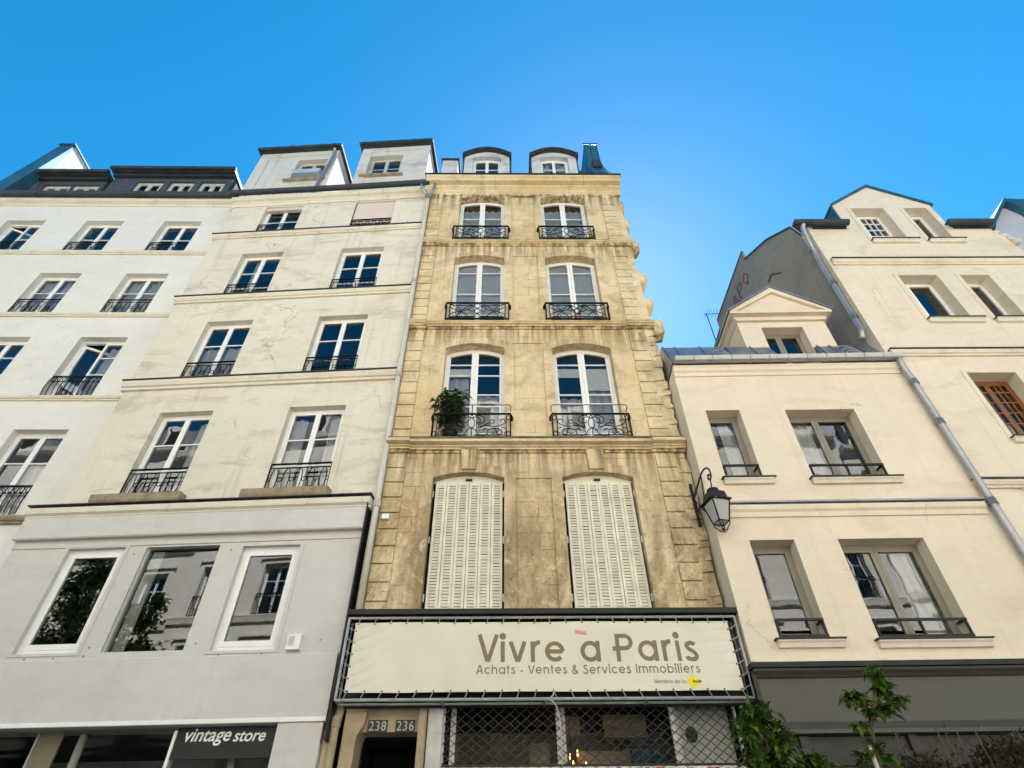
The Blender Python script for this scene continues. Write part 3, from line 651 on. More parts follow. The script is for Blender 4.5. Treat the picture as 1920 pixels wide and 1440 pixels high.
# shop room
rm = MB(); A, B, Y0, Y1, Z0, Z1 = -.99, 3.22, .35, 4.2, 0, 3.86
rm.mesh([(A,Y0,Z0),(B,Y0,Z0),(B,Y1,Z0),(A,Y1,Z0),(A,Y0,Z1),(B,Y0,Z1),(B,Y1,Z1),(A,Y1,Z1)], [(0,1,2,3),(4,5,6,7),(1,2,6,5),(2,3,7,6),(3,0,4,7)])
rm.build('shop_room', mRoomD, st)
gr = MB(); cell, hgt = .15, .058
for r in range(14):
    z = 3.04+hgt*r; y = .0+.012*(r % 2)
    gr.tube([(-.98+i*cell/4, y, z+hgt*.5*cos(pi*i/2+(pi if r % 2 else 0))) for i in range(int(4.02/cell*4)+1)], .0065, 5)
g = gr.build('roller_grille', mWire, st)
for x, wd in ((-.985, .03), (.58, .05), (2.16, .05), (3.05, .03)): box('grille_post', mSteel, g, x-wd/2, x+wd/2, .03, .09, 0, 3.86)
box('grille_rail', mBlack, g, -.98, 3.05, -.015, .03, 3.03, 3.055)
sp_ = box('metal_strip', mPanelW, st, -.98, 3.05, -.005, .03, 2.4, 3.027)
for i in range(30):
    x = -.93+i*.132+random.uniform(-.02, .02); wd, h = random.uniform(.05, .12), random.uniform(.06, .1)
    box('sticker', STK[0] if i == 0 else random.choice(STK), st, x, x+wd, -.009, -.0055, 3.022-h-random.uniform(0, .02), 3.020-random.uniform(0, .015))
gp = one('pane', mGlassL, st, 'face', [(-.98, .2, .6), (3.05, .2, .6), (3.05, .2, 3.83), (-.98, .2, 3.83)])
for i, x in enumerate((-.9, .62, 2.2)): box('shopfront_post', mPanelW, st, x, x+.07, .16, .24, 0, 3.83)
pn = box('display_panel', mPanelW, st, 2.28, 3.02, .28, .33, 2.9, 3.8)
cy = MB(); cy.slab([(2.46+.085*cos(2*pi*i/24), 3.44+.10*sin(2*pi*i/24)) for i in range(24)], .262, .278); cy.build('vent_disc', mBlack, pn)
box('display_panel', mPanelB, st, .9, 1.95, .9, .95, 2.9, 3.36); box('display_panel', mPanelB, st, 1.35, 2.0, 1.0, 1.05, 3.55, 3.95)
box('display_panel', mTeal, st, 1.66, 2.15, .7, .75, 2.8, 3.36); box('display_panel', mPanelB, st, .78, 1.0, 1.1, 1.15, 3.6, 4.0); box('display_panel', mPanelB, st, .22, .5, .8, .85, 2.6, 3.45)
# chandelier with lit candle bulbs
ch = thing('chandelier', 'gold chandelier with lit candle bulbs hanging inside the grilled shop', 'chandelier', FS, (.82, .95, 2.86))
cm_ = MB(); cm_.tube([(0, 0, .05), (0, 0, .98)], .008); cm_.lathe([(.0, .0), (.05, .04), (.02, .12), (.04, .2), (.015, .3)])
bm_ = MB()
for q, (R_, zz, nn) in enumerate(((.27, .28, 8), (.15, .44, 5))):
    for i in range(nn):
        a = 2*pi*i/nn+.3*q; X, Y = R_*cos(a), R_*sin(a)
        cm_.tube(smooth([(0, 0, zz-.12), (X*.5, Y*.5, zz-.2), (X*.95, Y*.95, zz-.14), (X, Y, zz-.05)], 4), .008, 5); cm_.lathe([(.012, 0), (.022, .02), (.012, .04)], (X, Y, zz-.06), 8)
        bb = MB(); bb.lathe([(.004, 0), (.014, .02), (.016, .04), (.008, .075), (0, .095)], (X, Y, zz-.02), 8); bb.build('candle_bulb', mBulb, ch)
cm_.build('frame', mGold, ch)
# house number plates
def text(body, mat, parent, x, y, z, width=None, height=None, shear=0, bold=0, name='lettering', ext=.003, space=1):
    cu = bpy.data.curves.new('t', 'FONT'); cu.body = body; cu.size = 1; cu.shear = shear; cu.offset = bold; cu.extrude = 0; cu.space_character = space
    o = bpy.data.objects.new('t', cu); COL.objects.link(o); bpy.context.view_layer.update()
    me = bpy.data.meshes.new_from_object(o.evaluated_get(bpy.context.evaluated_depsgraph_get())); bpy.data.objects.remove(o); bpy.data.curves.remove(cu)
    xs = [v.co.x for v in me.vertices]; ys = [v.co.y for v in me.vertices]
    k = width/(max(xs)-min(xs)) if width else height/(max(ys)-min(ys)); kz = height/(max(ys)-min(ys)) if height else k
    for v in me.vertices: v.co = (x+(v.co.x-min(xs))*k, y, z+(v.co.y-min(ys))*kz)
    me.materials.clear(); me.materials.append(mat); ob = bpy.data.objects.new(name, me); COL.objects.link(ob); ob.parent = parent; return ob
for nb, x in (('238', -1.90), ('236', -1.52)):
    t = thing('house_number_plate', f'dark blue enamel house number plate reading {nb} over the doorway', 'number plate', FS, (x, .095, 3.455), 'house number plates')
    box('plate', mBlueEn, t, -.135, .135, -.012, .002, .0, .15); text(nb, mNum, t, -.115, -.0135, .02, .23, .115, space=1.15)
# ------------------------------------------------------------------ stroke lettering (geometric sans)
def glyph(c, w):
    r = .375-w/2; h = w/2; A = lambda cx, cz, r, a, b, n=20: [(cx+r*cos(radians(a+(b-a)*i/n)), cz+r*sin(radians(a+(b-a)*i/n))) for i in range(n+1)]
    bowl = A(.375, .375, r, 0, 360, 28)
    if c in 'aà': return [bowl, [(.75-h, 0), (.75-h, .75)]], .75
    if c == 'o': return [bowl], .75
    if c == 'b': return [bowl, [(h, 0), (h, 1.02)]], .75
    if c == 'd': return [bowl, [(.75-h, 0), (.75-h, 1.02)]], .75
    if c == 'e': return [A(.375, .375, r, 0, 318), [(w, .375), (.75-h, .375)]], .75
    if c == 'c': return [A(.375, .375, r, 45, 315)], .66
    if c == 'i': return [[(h, 0), (h, .75)], A(h, .96-w*.1, w*.33, 0, 360, 12)], w
    if c == 'l': return [[(h, 0), (h, 1.02)]], w
    if c == 'r': return [[(h, 0), (h, .75)], [(h, .42)]+A(.38, .42, .38-h-.0, 175, 92, 8)], .37
    if c == 'v': return [[(.05, .75), (.31, .02)], [(.59, .75), (.33, .02)]], .64
    if c == 's': return [smooth([(.42, .60), (.33, .70-h+.04), (.2, .705-h+.03), (.10, .58), (.16, .45), (.33, .34), (.42, .2), (.34, .08), (.2, h-.01), (.08, .1), (.04, .17)], 4)], .47
    if c == 'n': return [[(h, 0), (h, .75)], [(h, .4)]+A(.33, .42, .33-h, 180, 0, 12)+[(.66-h, 0)]], .66
    if c == 'h': return [[(h, 0), (h, 1.02)], [(h, .4)]+A(.33, .42, .33-h, 180, 0, 12)+[(.66-h, 0)]], .66
    if c == 'm': return [[(h, 0), (h, .75)], [(h, .42)]+A(.3, .45, .3-h, 180, 0, 10)+[(.6-h, 0)], [(.6-h, .42)]+A(.9-w, .45, .3-h, 180, 0, 10)+[(1.2-w-h, 0)]], 1.2-w
    if c == 't': return [[(.16, 0), (.16, 1.0)], [(.0, .68), (.34, .68)]], .34
    if c == 'V': return [[(.06, 1), (.375, .02)], [(.73, 1), (.395, .02)]], .70
    if c == 'A': return [[(.04, 0), (.36, .98)], [(.74, 0), (.42, .98)], [(.16, .32), (.62, .32)]], .78
    if c == 'I': return [[(h, 0), (h, 1)]], w
    if c == 'S': return [smooth([(.5, .82), (.4, .94), (.27, .97-h+.03), (.12, .82), (.15, .65), (.33, .52), (.5, .38), (.52, .2), (.38, .06), (.24, h), (.1, .1), (.03, .24)], 4)], .56
    if c == 'M': return [[(h, 0), (h+.06, 1)], [(h+.06, .98), (.45, .08)], [(.45, .08), (.9-h-.06, .98)], [(.9-h-.06, 1), (.9-h, 0)]], .9
    if c == '&': return [smooth([(.68, .0), (.45, .3), (.2, .62), (.16, .82), (.3, .95), (.43, .84), (.38, .68), (.14, .46), (.06, .24), (.16, .07), (.34, .04), (.52, .16), (.64, .42)], 4)], .7
    if c == '-': return [[(0, .33), (.3, .33)]], .3
    if c == 'P': return [[(h, 0), (h, 1)], [(h, 1-h)]+A(.36, .695, .305-h, 90, -90, 16)+[(-.12, .39+h)]], .66
    return [], .26
def strokes(mat, parent, off, body, x, z, cap, w, total, yf, gap=.16):
    def width(g): return sum(glyph(c, w)[1] for c in body) + g*(len(body)-1)
    k = cap; n = len(body)-1
    gp_ = (total/k - width(0))/n; X = 0; i_ = 0
    for ch_ in body:
        st_, adv = glyph(ch_, w); m = MB()
        for P in st_:
            Q = []
            for i in range(len(P)-1):       # refine straight runs so they follow the cloth
                kk = max(1, int(sqrt((P[i+1][0]-P[i][0])**2+(P[i+1][1]-P[i][1])**2)/.3))
                Q += [(P[i][0]+(P[i+1][0]-P[i][0])*j/kk, P[i][1]+(P[i+1][1]-P[i][1])*j/kk) for j in range(kk)]
            Q.append(P[-1]); L, R = [], []; closed = len(P) > 6 and abs(P[0][0]-P[-1][0]) < 1e-6 and abs(P[0][1]-P[-1][1]) < 1e-6
            for i in range(len(Q)):
                a = Q[i-1] if i else (Q[-2] if closed else Q[0]); b = Q[i+1] if i < len(Q)-1 else (Q[1] if closed else Q[-1])
                dx, dz = b[0]-a[0], b[1]-a[1]; l = sqrt(dx*dx+dz*dz) or 1; nx, nz = -dz/l*w/2, dx/l*w/2
                L.append((Q[i][0]+nx, Q[i][1]+nz)); R.append((Q[i][0]-nx, Q[i][1]-nz))
            i_ += 1; e = .0004*(i_ % 3)
            pt = lambda p: (x+(X+p[0])*k, yf(x+(X+p[0])*k, z+p[1]*k)-.003-e, z+p[1]*k)
            for i in range(len(Q)-1): m.face([pt(R[i]), pt(R[i+1]), pt(L[i+1]), pt(L[i])])
        if m.f: m.build('letter', mat, parent, off)
        X += adv+gp_
# ------------------------------------------------------------------ banner on its tube frame
BN = (0.42, -.35, 3.72)
bn = thing('banner_sign', 'long cream banner reading Vivre à Paris laced into a steel tube frame', 'banner', FS, BN)
EY = [(-2.33, z) for z in (3.86, 4.02, 4.18, 4.34, 4.5, 4.66)] + [(3.13, z) for z in (3.86, 4.02, 4.18, 4.34, 4.5, 4.66)]
def cy_(x, z):
    y = -.345 + .010*sin(x*2.3+z*3) + .006*sin(x*5.1-z*4) + .004*sin(x*9.7+z*6)*(1-((z-4.3)/.5)**2*.5)
    for ex, ez in EY:
        s = 1 if ex < 0 else -1; dx = (x-ex)*s
        if 0 <= dx < .6:
            up_ = (z-ez) - dx*(.35 if ex < 0 else -.1); wd = .018+.03*dx
            y += (.02 if ex < 0 else .009)*math.exp(-(up_/wd)**2)*math.exp(-dx/.22)*(1-math.exp(-dx/.03))
    return y
m = MB(); X0, X1, Z0, Z1, nx, nz = -2.33, 3.13, 3.84, 4.775, 220, 60
m.mesh([(X0+(X1-X0)*i/nx, cy_(X0+(X1-X0)*i/nx, Z0+(Z1-Z0)*j/nz), Z0+(Z1-Z0)*j/nz) for j in range(nz+1) for i in range(nx+1)],
       [(j*(nx+1)+i, j*(nx+1)+i+1, (j+1)*(nx+1)+i+1, (j+1)*(nx+1)+i) for j in range(nz) for i in range(nx)], True)
cl = m.build('banner_cloth', mVinyl, bn, BN)
strokes(mTaupeInk, cl, BN, 'Vivre à Paris', -.535, 4.22, .375, .155, 3.13, cy_)
strokes(mTaupeInk, cl, BN, 'Achats - Ventes & Services Immobiliers', -.545, 4.065, .118, .135, 3.12, cy_)
strokes(mTaupeInk, cl, BN, 'Membre de la', 1.91, 3.932, .05, .12, .43, cy_)
m = MB(); px, pz = .87, 4.595; m.face([(a, cy_(a, b)-.003, b) for a, b in ((px, pz+.005), (px+.165, pz-.02), (px+.16, pz+.035), (px-.005, pz+.06))]); m.build('accent_mark', mPink, cl, BN)
m = MB(); dx, dz = 2.45, 3.952; m.face([(a, cy_(a, b)-.003, b) for a, b in smooth([(dx-.10, dz), (dx-.03, dz-.07), (dx, dz-.088), (dx+.03, dz-.07), (dx+.10, dz), (dx+.03, dz+.07), (dx, dz+.085), (dx-.03, dz+.07), (dx-.10, dz)], 2)[:-1]]); lg = m.build('logo', mYellow, cl, BN)
lt = text('FNAIM', mInkK, cl, dx-.01-BN[0], 0, dz-.018-BN[2], .115, .036, 0, .01)
for v_ in lt.data.vertices: v_.co.y = cy_(v_.co.x+BN[0], v_.co.z+BN[2])-.0065-BN[1]
m = MB()
class Lace:
    def tube(s, P, r, n=4): q = MB(); q.tube(P, r, n); q.build('lace_tie', mSteel, bn, BN)
lace = Lace()
def eye(x, z): m.lathe([(.014, 0), (.010, .001)], (0, 0, 0), 8) if False else m.slab([(x+.013*cos(2*pi*i/10), z+.013*sin(2*pi*i/10)) for i in range(10)], cy_(x, z)-.004, cy_(x, z)-.001)
nE = 24
for i in range(nE):
    x = X0+.04+(X1-X0-.08)*i/(nE-1); s = -.05 if i < nE*.5 else .05
    eye(x, Z1-.015); lace.tube([(x, cy_(x, Z1)-.006, Z1-.015), (x-s*.6, -.385, 4.83), (x-s*.8, -.36, 4.86)], .0055, 4)
    eye(x, Z0+.015); lace.tube([(x, cy_(x, Z0)-.006, Z0+.015), (x+s*.7, -.388, 3.755), (x+s*1.2, -.372, 3.715)], .0055, 4)
for ex, ez in EY:
    eye(ex+(.015 if ex < 0 else -.015), ez); q = -.1 if ex < 0 else .1
    lace.tube([(ex, cy_(ex, ez)-.006, ez), (ex+q, -.385, ez+.045), (ex+q*1.25, -.36, ez+.05)], .0055, 4)
lace.tube(smooth([(.52, -.37, 3.86), (.5, -.4, 3.78), (.44, -.39, 3.73), (.52, -.36, 3.69), (.585, -.3, 3.5), (.59, -.2, 3.0)], 5), .009, 5)
m.build('eyelet', mBlack, cl, BN)
fr = MB(); T = .020
for y in (-.36, -.14):
    for p, q in (((-2.43, 3.745), (3.245, 3.745)), ((-2.43, 4.835), (3.245, 4.835)), ((-2.43, 3.745), (-2.43, 4.835)), ((3.245, 3.745), (3.245, 4.835))): fr.tube([(p[0], y, p[1]), (q[0], y, q[1])], T if y < -.2 else .016, 8)
for x in (-2.43, -1.0, .4, 1.8, 3.245):
    for z in (3.745, 4.835): fr.tube([(x, -.36, z), (x, 0.05, z)], .016, 6)
for x in (-2.43, 3.245):
    for k in range(7): fr.tube([(x, -.36, 3.745+.156*k), (x, -.14, 3.745+.156*(k+(1 if k % 2 else 0)))], .008, 5)
fr.build('tube_frame', mSteel, bn, BN); box('backing_board', mBlack, bn, -2.38, 3.2, -.06, -.02, 3.72, 4.9, off=BN)
box('canopy', mBlack, st, -2.44, 3.29, -.43, -.002, 4.872, 4.945)
# downpipe between the cream and the stone building
pipe(st, [(-2.40, -.1, 17.05), (-2.39, -.1, 12), (-2.385, -.1, 7.2), (-2.385, -.1, 4.9)], .058, mPipeW, [((-2.385, -.1, 10), (0, 0, 1)), ((-2.385, -.1, 6.9), (0, 0, 1)), ((-2.39, -.1, 13.2), (0, 0, 1))])
pipe(st, [(-2.40, -.1, 17.1), (-2.48, -.16, 17.3), (-2.60, -.26, 17.42), (-2.62, -.27, 17.6)], .05, mPipe); pipe(st, [(-2.395, -.1, 17.1), (-2.33, -.16, 17.28), (-2.25, -.22, 17.45), (-2.25, -.22, 17.72)], .045, mPipe)
pipe(st, [(-2.47, -.05, 0), (-2.45, -.05, 3.5), (-2.42, .0, 3.75)], .06, mJamb, [((-2.455, -.05, 3.55), (0, 0, 1))])
t = thing('junction_box', 'small white box fixed to the quoin stones beside the downpipe', 'junction box', FS, (-2.2, -.06, 6.62))
box('case', mWhite, t, -.06, .06, -.05, .04, 0, .09); box('bracket', mSteel, t, -.09, -.06, -.02, .04, .02, .06)
# plants on the stone balconies
def frond_plant(t, stems, H, leaf, mat, seed):
    rnd = random.Random(seed); sm_ = MB(); lm = MB()
    for k in range(stems):
        bx, by = rnd.uniform(-.1, .1), rnd.uniform(-.06, .06); h = H*rnd.uniform(.7, 1); tx, ty = rnd.uniform(-.34, .34)*min(1, H), rnd.uniform(-.12, .03)
        P = [(bx+tx*q*q, by+ty*q*q, .22+(h-.22)*q) for q in [i/6 for i in range(7)]]; sm_.tube(P, .008, 5)
        for _ in range(13):
            q = rnd.uniform(.15, 1.0)**.7; b = Vector((bx+tx*q*q, by+ty*q*q, .22+(h-.22)*q))
            for j in range(5):
                a = rnd.uniform(0, 2*pi); el = rnd.uniform(-.5, .8); L = leaf*rnd.uniform(.6, 1.1); wd = L*.11
                d = Vector((cos(a)*cos(el), sin(a)*cos(el)*.7, sin(el))); side = d.cross(Vector((0, 0, 1))).normalized()*wd
                mid = b+d*L*.5+Vector((0, 0, .01)); tip = b+d*L+Vector((0, 0, -.05*L/.15))
                lm.mesh([b, mid+side, tip, mid-side], [(0, 1, 2, 3)])
    sm_.build('stem', mBark, t); lm.build('foliage', mat, t)
t = thing('potted_plant', 'leafy bamboo-like plant in a pot on the lower left stone balcony', 'plant', FS, (-1.22, .0, 8.29))
m = MB(); m.lathe([(0, 0), (.12, 0), (.15, .24), (.16, .25), (.14, .25), (.13, .22), (0, .22)]); m.build('pot', mBlack, t)
frond_plant(t, 10, 1.34, .24, mLeafD, 3)
t = thing('potted_plant', 'small sprig in a terracotta pot behind the scroll railing below the top storey', 'plant', FS, (1.55, -.05, 11.69))
m = MB(); m.lathe([(0, 0), (.07, 0), (.1, .17), (.08, .17), (.07, .14), (0, .14)]); m.build('pot', mTerra, t); frond_plant(t, 2, .72, .07, mLeaf, 5)
for x, lb in ((-1.15, 'dark trough planter, the left one on the third storey stone balcony'), (-.45, 'dark trough planter, the right one on the third storey stone balcony')):
    t = thing('planter_box', lb, 'planter', FS, (x, -.05, 11.69), 'trough planters on a balcony')
    m = MB(); m.prof([(-.07, 0), (-.09, .14), (.09, .14), (.07, 0)], -.28, .28); m.build('trough', mBlack, t)
    m = MB()
    for k in range(90):
        b = Vector((random.uniform(-.25, .25), random.uniform(-.06, .06), .13)); d = Vector((random.uniform(-.6, .6), random.uniform(-.5, .5), 1)).normalized()*random.uniform(.03, .12); sd = Vector((.012, .004, 0)); m.mesh([b, b+d*.5+sd, b+d, b+d*.5-sd], [(0, 1, 2, 3)])
    m.build('foliage', mLeafD, t)
for x, lb in ((1.05, 'low terracotta bowl, leftmost on the balcony holding the small sprig'), (2.02, 'low terracotta bowl, rightmost on the balcony holding the small sprig')):
    t = thing('flower_pot', lb, 'flower pot', FS, (x, -.05, 11.69), 'terracotta bowls on a balcony'); m = MB(); m.lathe([(0, 0), (.09, 0), (.13, .11), (.11, .11), (.1, .08), (0, .08)]); m.build('bowl', mTerra, t)
# ------------------------------------------------------------------ old cream building left of the stone one
F2 = (-2.25, 8.98, -2.8)
b2 = thing('apartment_building', 'cracked cream plaster building with two box dormers above a white shopfront', 'building', F2)
B2B = [(-5.05, -3.92), (-2.33, -1.15)]
R2 = [(15.93, 17.33), (13.1, 14.96), (10.23, 12.17), (7.3, 9.34)]
m = MB(); m.wall([(-6.12, 6.9), (-.2, 6.9), (-.2, 17.6), (-6.12, 17.6)], [hole(a, b, z0, z1) for z0, z1 in R2 for a, b in B2B], 0, .17, .6); m.build('wall', mPl2, b2)
for r, (z0, z1) in enumerate(R2):
    for c, (a, b) in enumerate(B2B):
        rows = ((.45,), (.38, .74), (.36, .7), (.36, .68))[r]
        cu = {(2, 0): [(.05, .95, 0, .62)], (1, 0): [(.3, .5, 0, .95)], (3, 1): [(.06, .30, 0, .9), (.70, .94, 0, .9)], (3, 0): [(.7, .95, 0, .9)]}.get((r, c))
        wn = window(b2, a, b, z0, z1, 0, .15, rows=rows, curtain=cu)
        if (r, c) == (0, 1):
            m = MB(); n = 30
            for i in range(n): za = z0+.33+(z1-z0-.33)*i/n; zb = za+(z1-z0-.33)/n; m.prof([(.05, za), (.042, (za+zb)/2), (.05, zb), (.07, zb), (.07, za)], a+.015, b-.015)
            rs = m.build('roller_shutter', mShutP, b2); box('shutter_guide', mBlack, rs, a, a+.015, .03, .09, z0, z1); box('shutter_guide', mBlack, rs, b-.015, b, .03, .09, z0, z1)
        if (r, c) == (0, 0): box('shutter_box', mShutP, wn, a+.01, b-.01, .04, .14, z1-.14, z1)
        if r == 0: rail_low(b2, a+.01, b-.01, z0, .47, .02)
        else: rail_oval(b2, a+.01, b-.01, z0+.01, (.5, .55, .62)[r-1], .02)
bandm(b2, -6.17, -.18, 15.78, 16.02, .1); bandm(b2, -6.17, -.18, 12.95, 13.2, .1); bandm(b2, -6.17, -.18, 10.03, 10.31, .12)
for a, b in ((-5.38, -3.72), (-2.62, -1.04)):
    m = MB(); m.prof([(.0, 7.08), (-.17, 7.1), (-.2, 7.15), (-.21, 7.27), (.0, 7.3)], a, b); m.build('window_sill', mSill, b2)
one('cornice', mBand, b2, 'prof', [(.02, 17.38), (-.03, 17.38), (-.05, 17.46), (-.1, 17.52), (-.17, 17.55), (-.2, 17.6), (-.2, 17.68), (.02, 17.7)], -6.15, -.2)
gutter(b2, -6.2, -.14, 17.8, -.27, .085, mZincD, .03, 14)
one('roof', mZincD, b2, 'prof', [(-.1, 17.72), (3.5, 21.5), (7, 22.3), (9.5, 18), (9.5, 17.65)], -6.1, -.2); mass(b2, -6.1, -.2, 17.7)
# dormers
def box_dormer(xa, xb, zt, wx, wz, sill, slope, open_=False):
    m = MB(); m.wall([(xa, 17.75), (xb, 17.75), (xb, zt-.02), (xa, zt)], [hole(wx[0], wx[1], wz[0], wz[1])], .3, .17, 3.2); d = m.build('dormer', mWhitePl2, b2)
    m = MB(); o = .10
    m.slab([(xa-o, zt), (xb+o, zt-.02), (xb+o, zt+.11), (xa-o, zt+.13)], .13, 3.6); r = m.build('dormer_roof', mZincD, d)
    m = MB(); m.tube([(xa-o, .1, zt+.03), (xb+o, .1, zt+.01)], .06, 8); m.build('dormer_gutter', mZincD, d)
    for k in range(6): x = xa-o+(xb-xa+2*o)*(k+.5)/6; one('gutter_strap', mZincD, r, 'tube', [(x, .06, zt+.08), (x, .03, zt+.02), (x, .07, zt-.04)], .014, 5)
    m = MB(); m.box(xa, xa+.34, .27, .3, 17.8, zt-.02); m.box(xb-.3, xb, .27, .3, 17.8, zt-.03); m.box(xa+.34, xb-.3, .272, .3, zt-.28, zt-.02); m.build('dormer_pilaster', mWhitePl2, d)
    m = MB(); m.prof([(.3, wz[0]-.17), (.20, wz[0]-.15), (.19, wz[0]-.10), (.3, wz[0]-.08)], wx[0]-.17, wx[1]+.14); m.build('dormer_sill', mSill, d)
    return window(b2, *wx, *wz, 0, .46, mat=mWhiteOld, rows=(.5,), room=mRoomD)
mWhiteOld = plain('weathered_window_paint', (.5, .47, .42), .6, 0, .2, 5, .1)
mWhitePl2 = plaster('weathered_dormer_render', (.62, .585, .52), (.3, .28, .25), .75, .15, .45)
box_dormer(-6.46, -3.70, 21.45, (-5.05, -3.97), (19.56, 20.88), None, 0)
box_dormer(-2.86, -.50, 21.42, (-2.52, -1.40), (19.56, 20.86), None, 0)
# air conditioner / blind hanging out of the first dormer window
t = thing('window_tray', 'pale blue folded mattress airing on the sill of the left box dormer', 'bedding', F2, (-4.48, .26, 19.69))
m = MB(); m.prof([(-.12, 0), (-.16, .08), (-.14, .2), (-.06, .27), (.1, .29), (.13, .2), (.12, .0)], -.46, .46); m.build('mattress', plain('pale_blue_fabric', (.36, .45, .55), .9, 0, .1, 4, .1), t)
pipe(b2, [(-3.86, .2, 21.38), (-3.78, .18, 20.9), (-3.98, .2, 18.6), (-4.05, .2, 17.9)], .05, mPipe)
# white shopfront: fascia, three windows, lower fascia, pier
sf = MB()
SW = [(-5.29, -4.27, 4.52, 6.24), (-3.92, -2.66, 4.53, 6.215), (-2.26, -1.27, 4.49, 6.18)]
sf.wall([(-6.3, 4.4), (-.25, 4.4), (-.25, 6.95), (-6.3, 6.95)], [hole(*q) for q in SW], -.15, .14, .35)
sf.box(-6.3, -.25, -.17, -.13, 6.19+.06, 6.42); shopf = sf.build('shopfront', mShop, b2)
one('fascia', mShop, shopf, 'prof', [(-.14, 6.40), (-.25, 6.38), (-.27, 6.40), (-.25, 6.80), (-.14, 6.82)], -6.3, -.235)
o = one('shop_cornice', mBand, shopf, 'prof', [(-.1, 6.78), (-.25, 6.78), (-.255, 6.83), (-.30, 6.86), (-.31, 6.96), (.0, 7.0)], -6.32, -.2); box('lead_flashing', mLead, shopf, -6.34, -.18, -.33, -.0, 7.003, 7.02)
m = MB(); m.box(-6.3, -.25, -.262, -.25, 6.826, 6.84); m.box(-6.3, -.25, -.258, -.25, 6.79, 6.80); m.build('led_strip', mSteel, shopf)
one('lower_fascia', mShop, shopf, 'prof', [(-.12, 4.42), (-.185, 4.43), (-.20, 4.41), (-.20, 3.56), (-.19, 3.54), (.3, 3.54), (.3, 4.40)], -6.3, -.30)
m = MB(); m.box(-6.3, -.30, -.207, -.2, 3.545, 3.60); m.build('fascia_trim', mWhite, shopf)
box('shop_return', mBlack, shopf, -.248, -.225, -.28, .1, 3.3, 6.9)
box('shop_pier', mShop, shopf, -.95, -.33, -.18, .3, 0, 3.537); box('downpipe_cover', mJamb, shopf, -.318, -.20, -.1, .1, 0, 3.45)
for i, (a, b, z0, z1) in enumerate(SW):
    if i != 1:
        wn = window(b2, a, b, z0, z1, 0, -.08, gl=mGlassS, rows=(), leaves=1, fw_=.085, st=.055, room=mRoomD)
        m = MB(); P = hole(a-.05, b+.05, z0-.03, z1+.02); m.wall(P, [hole(a+.01, b-.01, z0+.01, z1-.01)], -.165, .05, .02); m.build('architrave', mShop, wn)
    else:
        wn = one('window', mShop, b2, 'box', a-.02, a+.02, -.1, -.0, z0, z1); one('pane', mGlassS, wn, 'face', [(a+.02, -.05, z0), (b, -.05, z0), (b, -.05, z1), (a+.02, -.05, z1)])
        rm = MB(); rm.box(a-.2, b+.2, 1.5, 1.6, z0-.3, z1+.3); rm.box(a-.2, b+.2, .0, 1.5, z1+.01, z1+.1); rm.box(a-.3, a-.001, .0, 1.5, z0-.3, z1); rm.box(b+.001, b+.3, .0, 1.5, z0-.3, z1); rm.build('room', mRoomD, wn)
        box('screen', mPanelW, wn, a+.03, a+.22, .03, .05, z0, z1)
rnd = random.Random(2); mRust = plain('rusty_screw', (.2, .11, .06), .8, 0, .3, 20, .1)
for x, z in ((-5.05, 4.46), (-4.6, 4.46), (-4.15, 4.48), (-4.12, 4.6), (-2.45, 6.12), (-2.5, 4.62), (-2.1, 4.45), (-1.45, 4.45), (-.62, 4.62), (-4.1, 6.1)):
    one('screw', mRust, shopf, 'slab', [(x+rnd.uniform(.008, .018)*cos(2*pi*i/8), z+rnd.uniform(.008, .02)*sin(2*pi*i/8)) for i in range(8)], -.153, -.149)
one('panel_joint', mRust, shopf, 'tube', [(-6.3+.25*i, -.1505, 4.425+rnd.uniform(-.004, .004)) for i in range(24)]+[(-.3, -.1505, 4.425)], .007, 4)
# lower shop window with the lettering
one('pane', mGlassL, shopf, 'face', [(-6.3, -.02, .4), (-.95, -.02, .4), (-.95, -.02, 3.54), (-6.3, -.02, 3.54)])
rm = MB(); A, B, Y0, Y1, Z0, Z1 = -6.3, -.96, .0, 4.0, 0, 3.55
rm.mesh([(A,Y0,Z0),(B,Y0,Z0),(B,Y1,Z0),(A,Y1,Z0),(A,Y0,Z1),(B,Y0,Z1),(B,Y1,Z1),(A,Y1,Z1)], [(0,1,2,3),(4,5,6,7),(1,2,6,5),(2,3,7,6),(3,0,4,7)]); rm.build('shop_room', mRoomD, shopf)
box('window_post', mWhite, shopf, -2.42, -2.38, -.06, .06, .4, 3.50)
box('display_panel', mPanelB, shopf, -4.45, -4.12, .12, .15, 3.0, 3.56); box('display_panel', mPanelW, shopf, -4.48, -4.45, .10, .14, 3.0, 3.56)
one('interior_column', mPanelW, shopf, 'tube', [(-3.9, .25, 0), (-3.9, .25, 3.55)], .055, 10); one('interior_column', mPanelW, shopf, 'tube', [(-1.62, .2, 0), (-1.62, .2, 3.55)], .05, 10)
box('sign_band', plain('dark_green_glass', (.010, .014, .014), .35, 0, .1, 1, 0, .25), shopf, -2.38, -.955, -.045, -.03, 3.16, 3.535)
text('vintage', mWhiteInk, shopf, -2.255, -.05, 3.312, .64, None, .22, .014); text('store', mWhiteInk, shopf, -1.575, -.05, 3.355, .44, None, .22, .014)
t = thing('alarm_box', 'small white alarm box on the white shopfront beside the right window', 'alarm box', F2, (-.98, -.152, 4.47))
m = MB(); m.box(-.10, .10, -.09, 0, 0, .22); m.build('case', mWhite, t); box('grille', mSteel, t, -.075, .01, -.094, -.09, .05, .18)
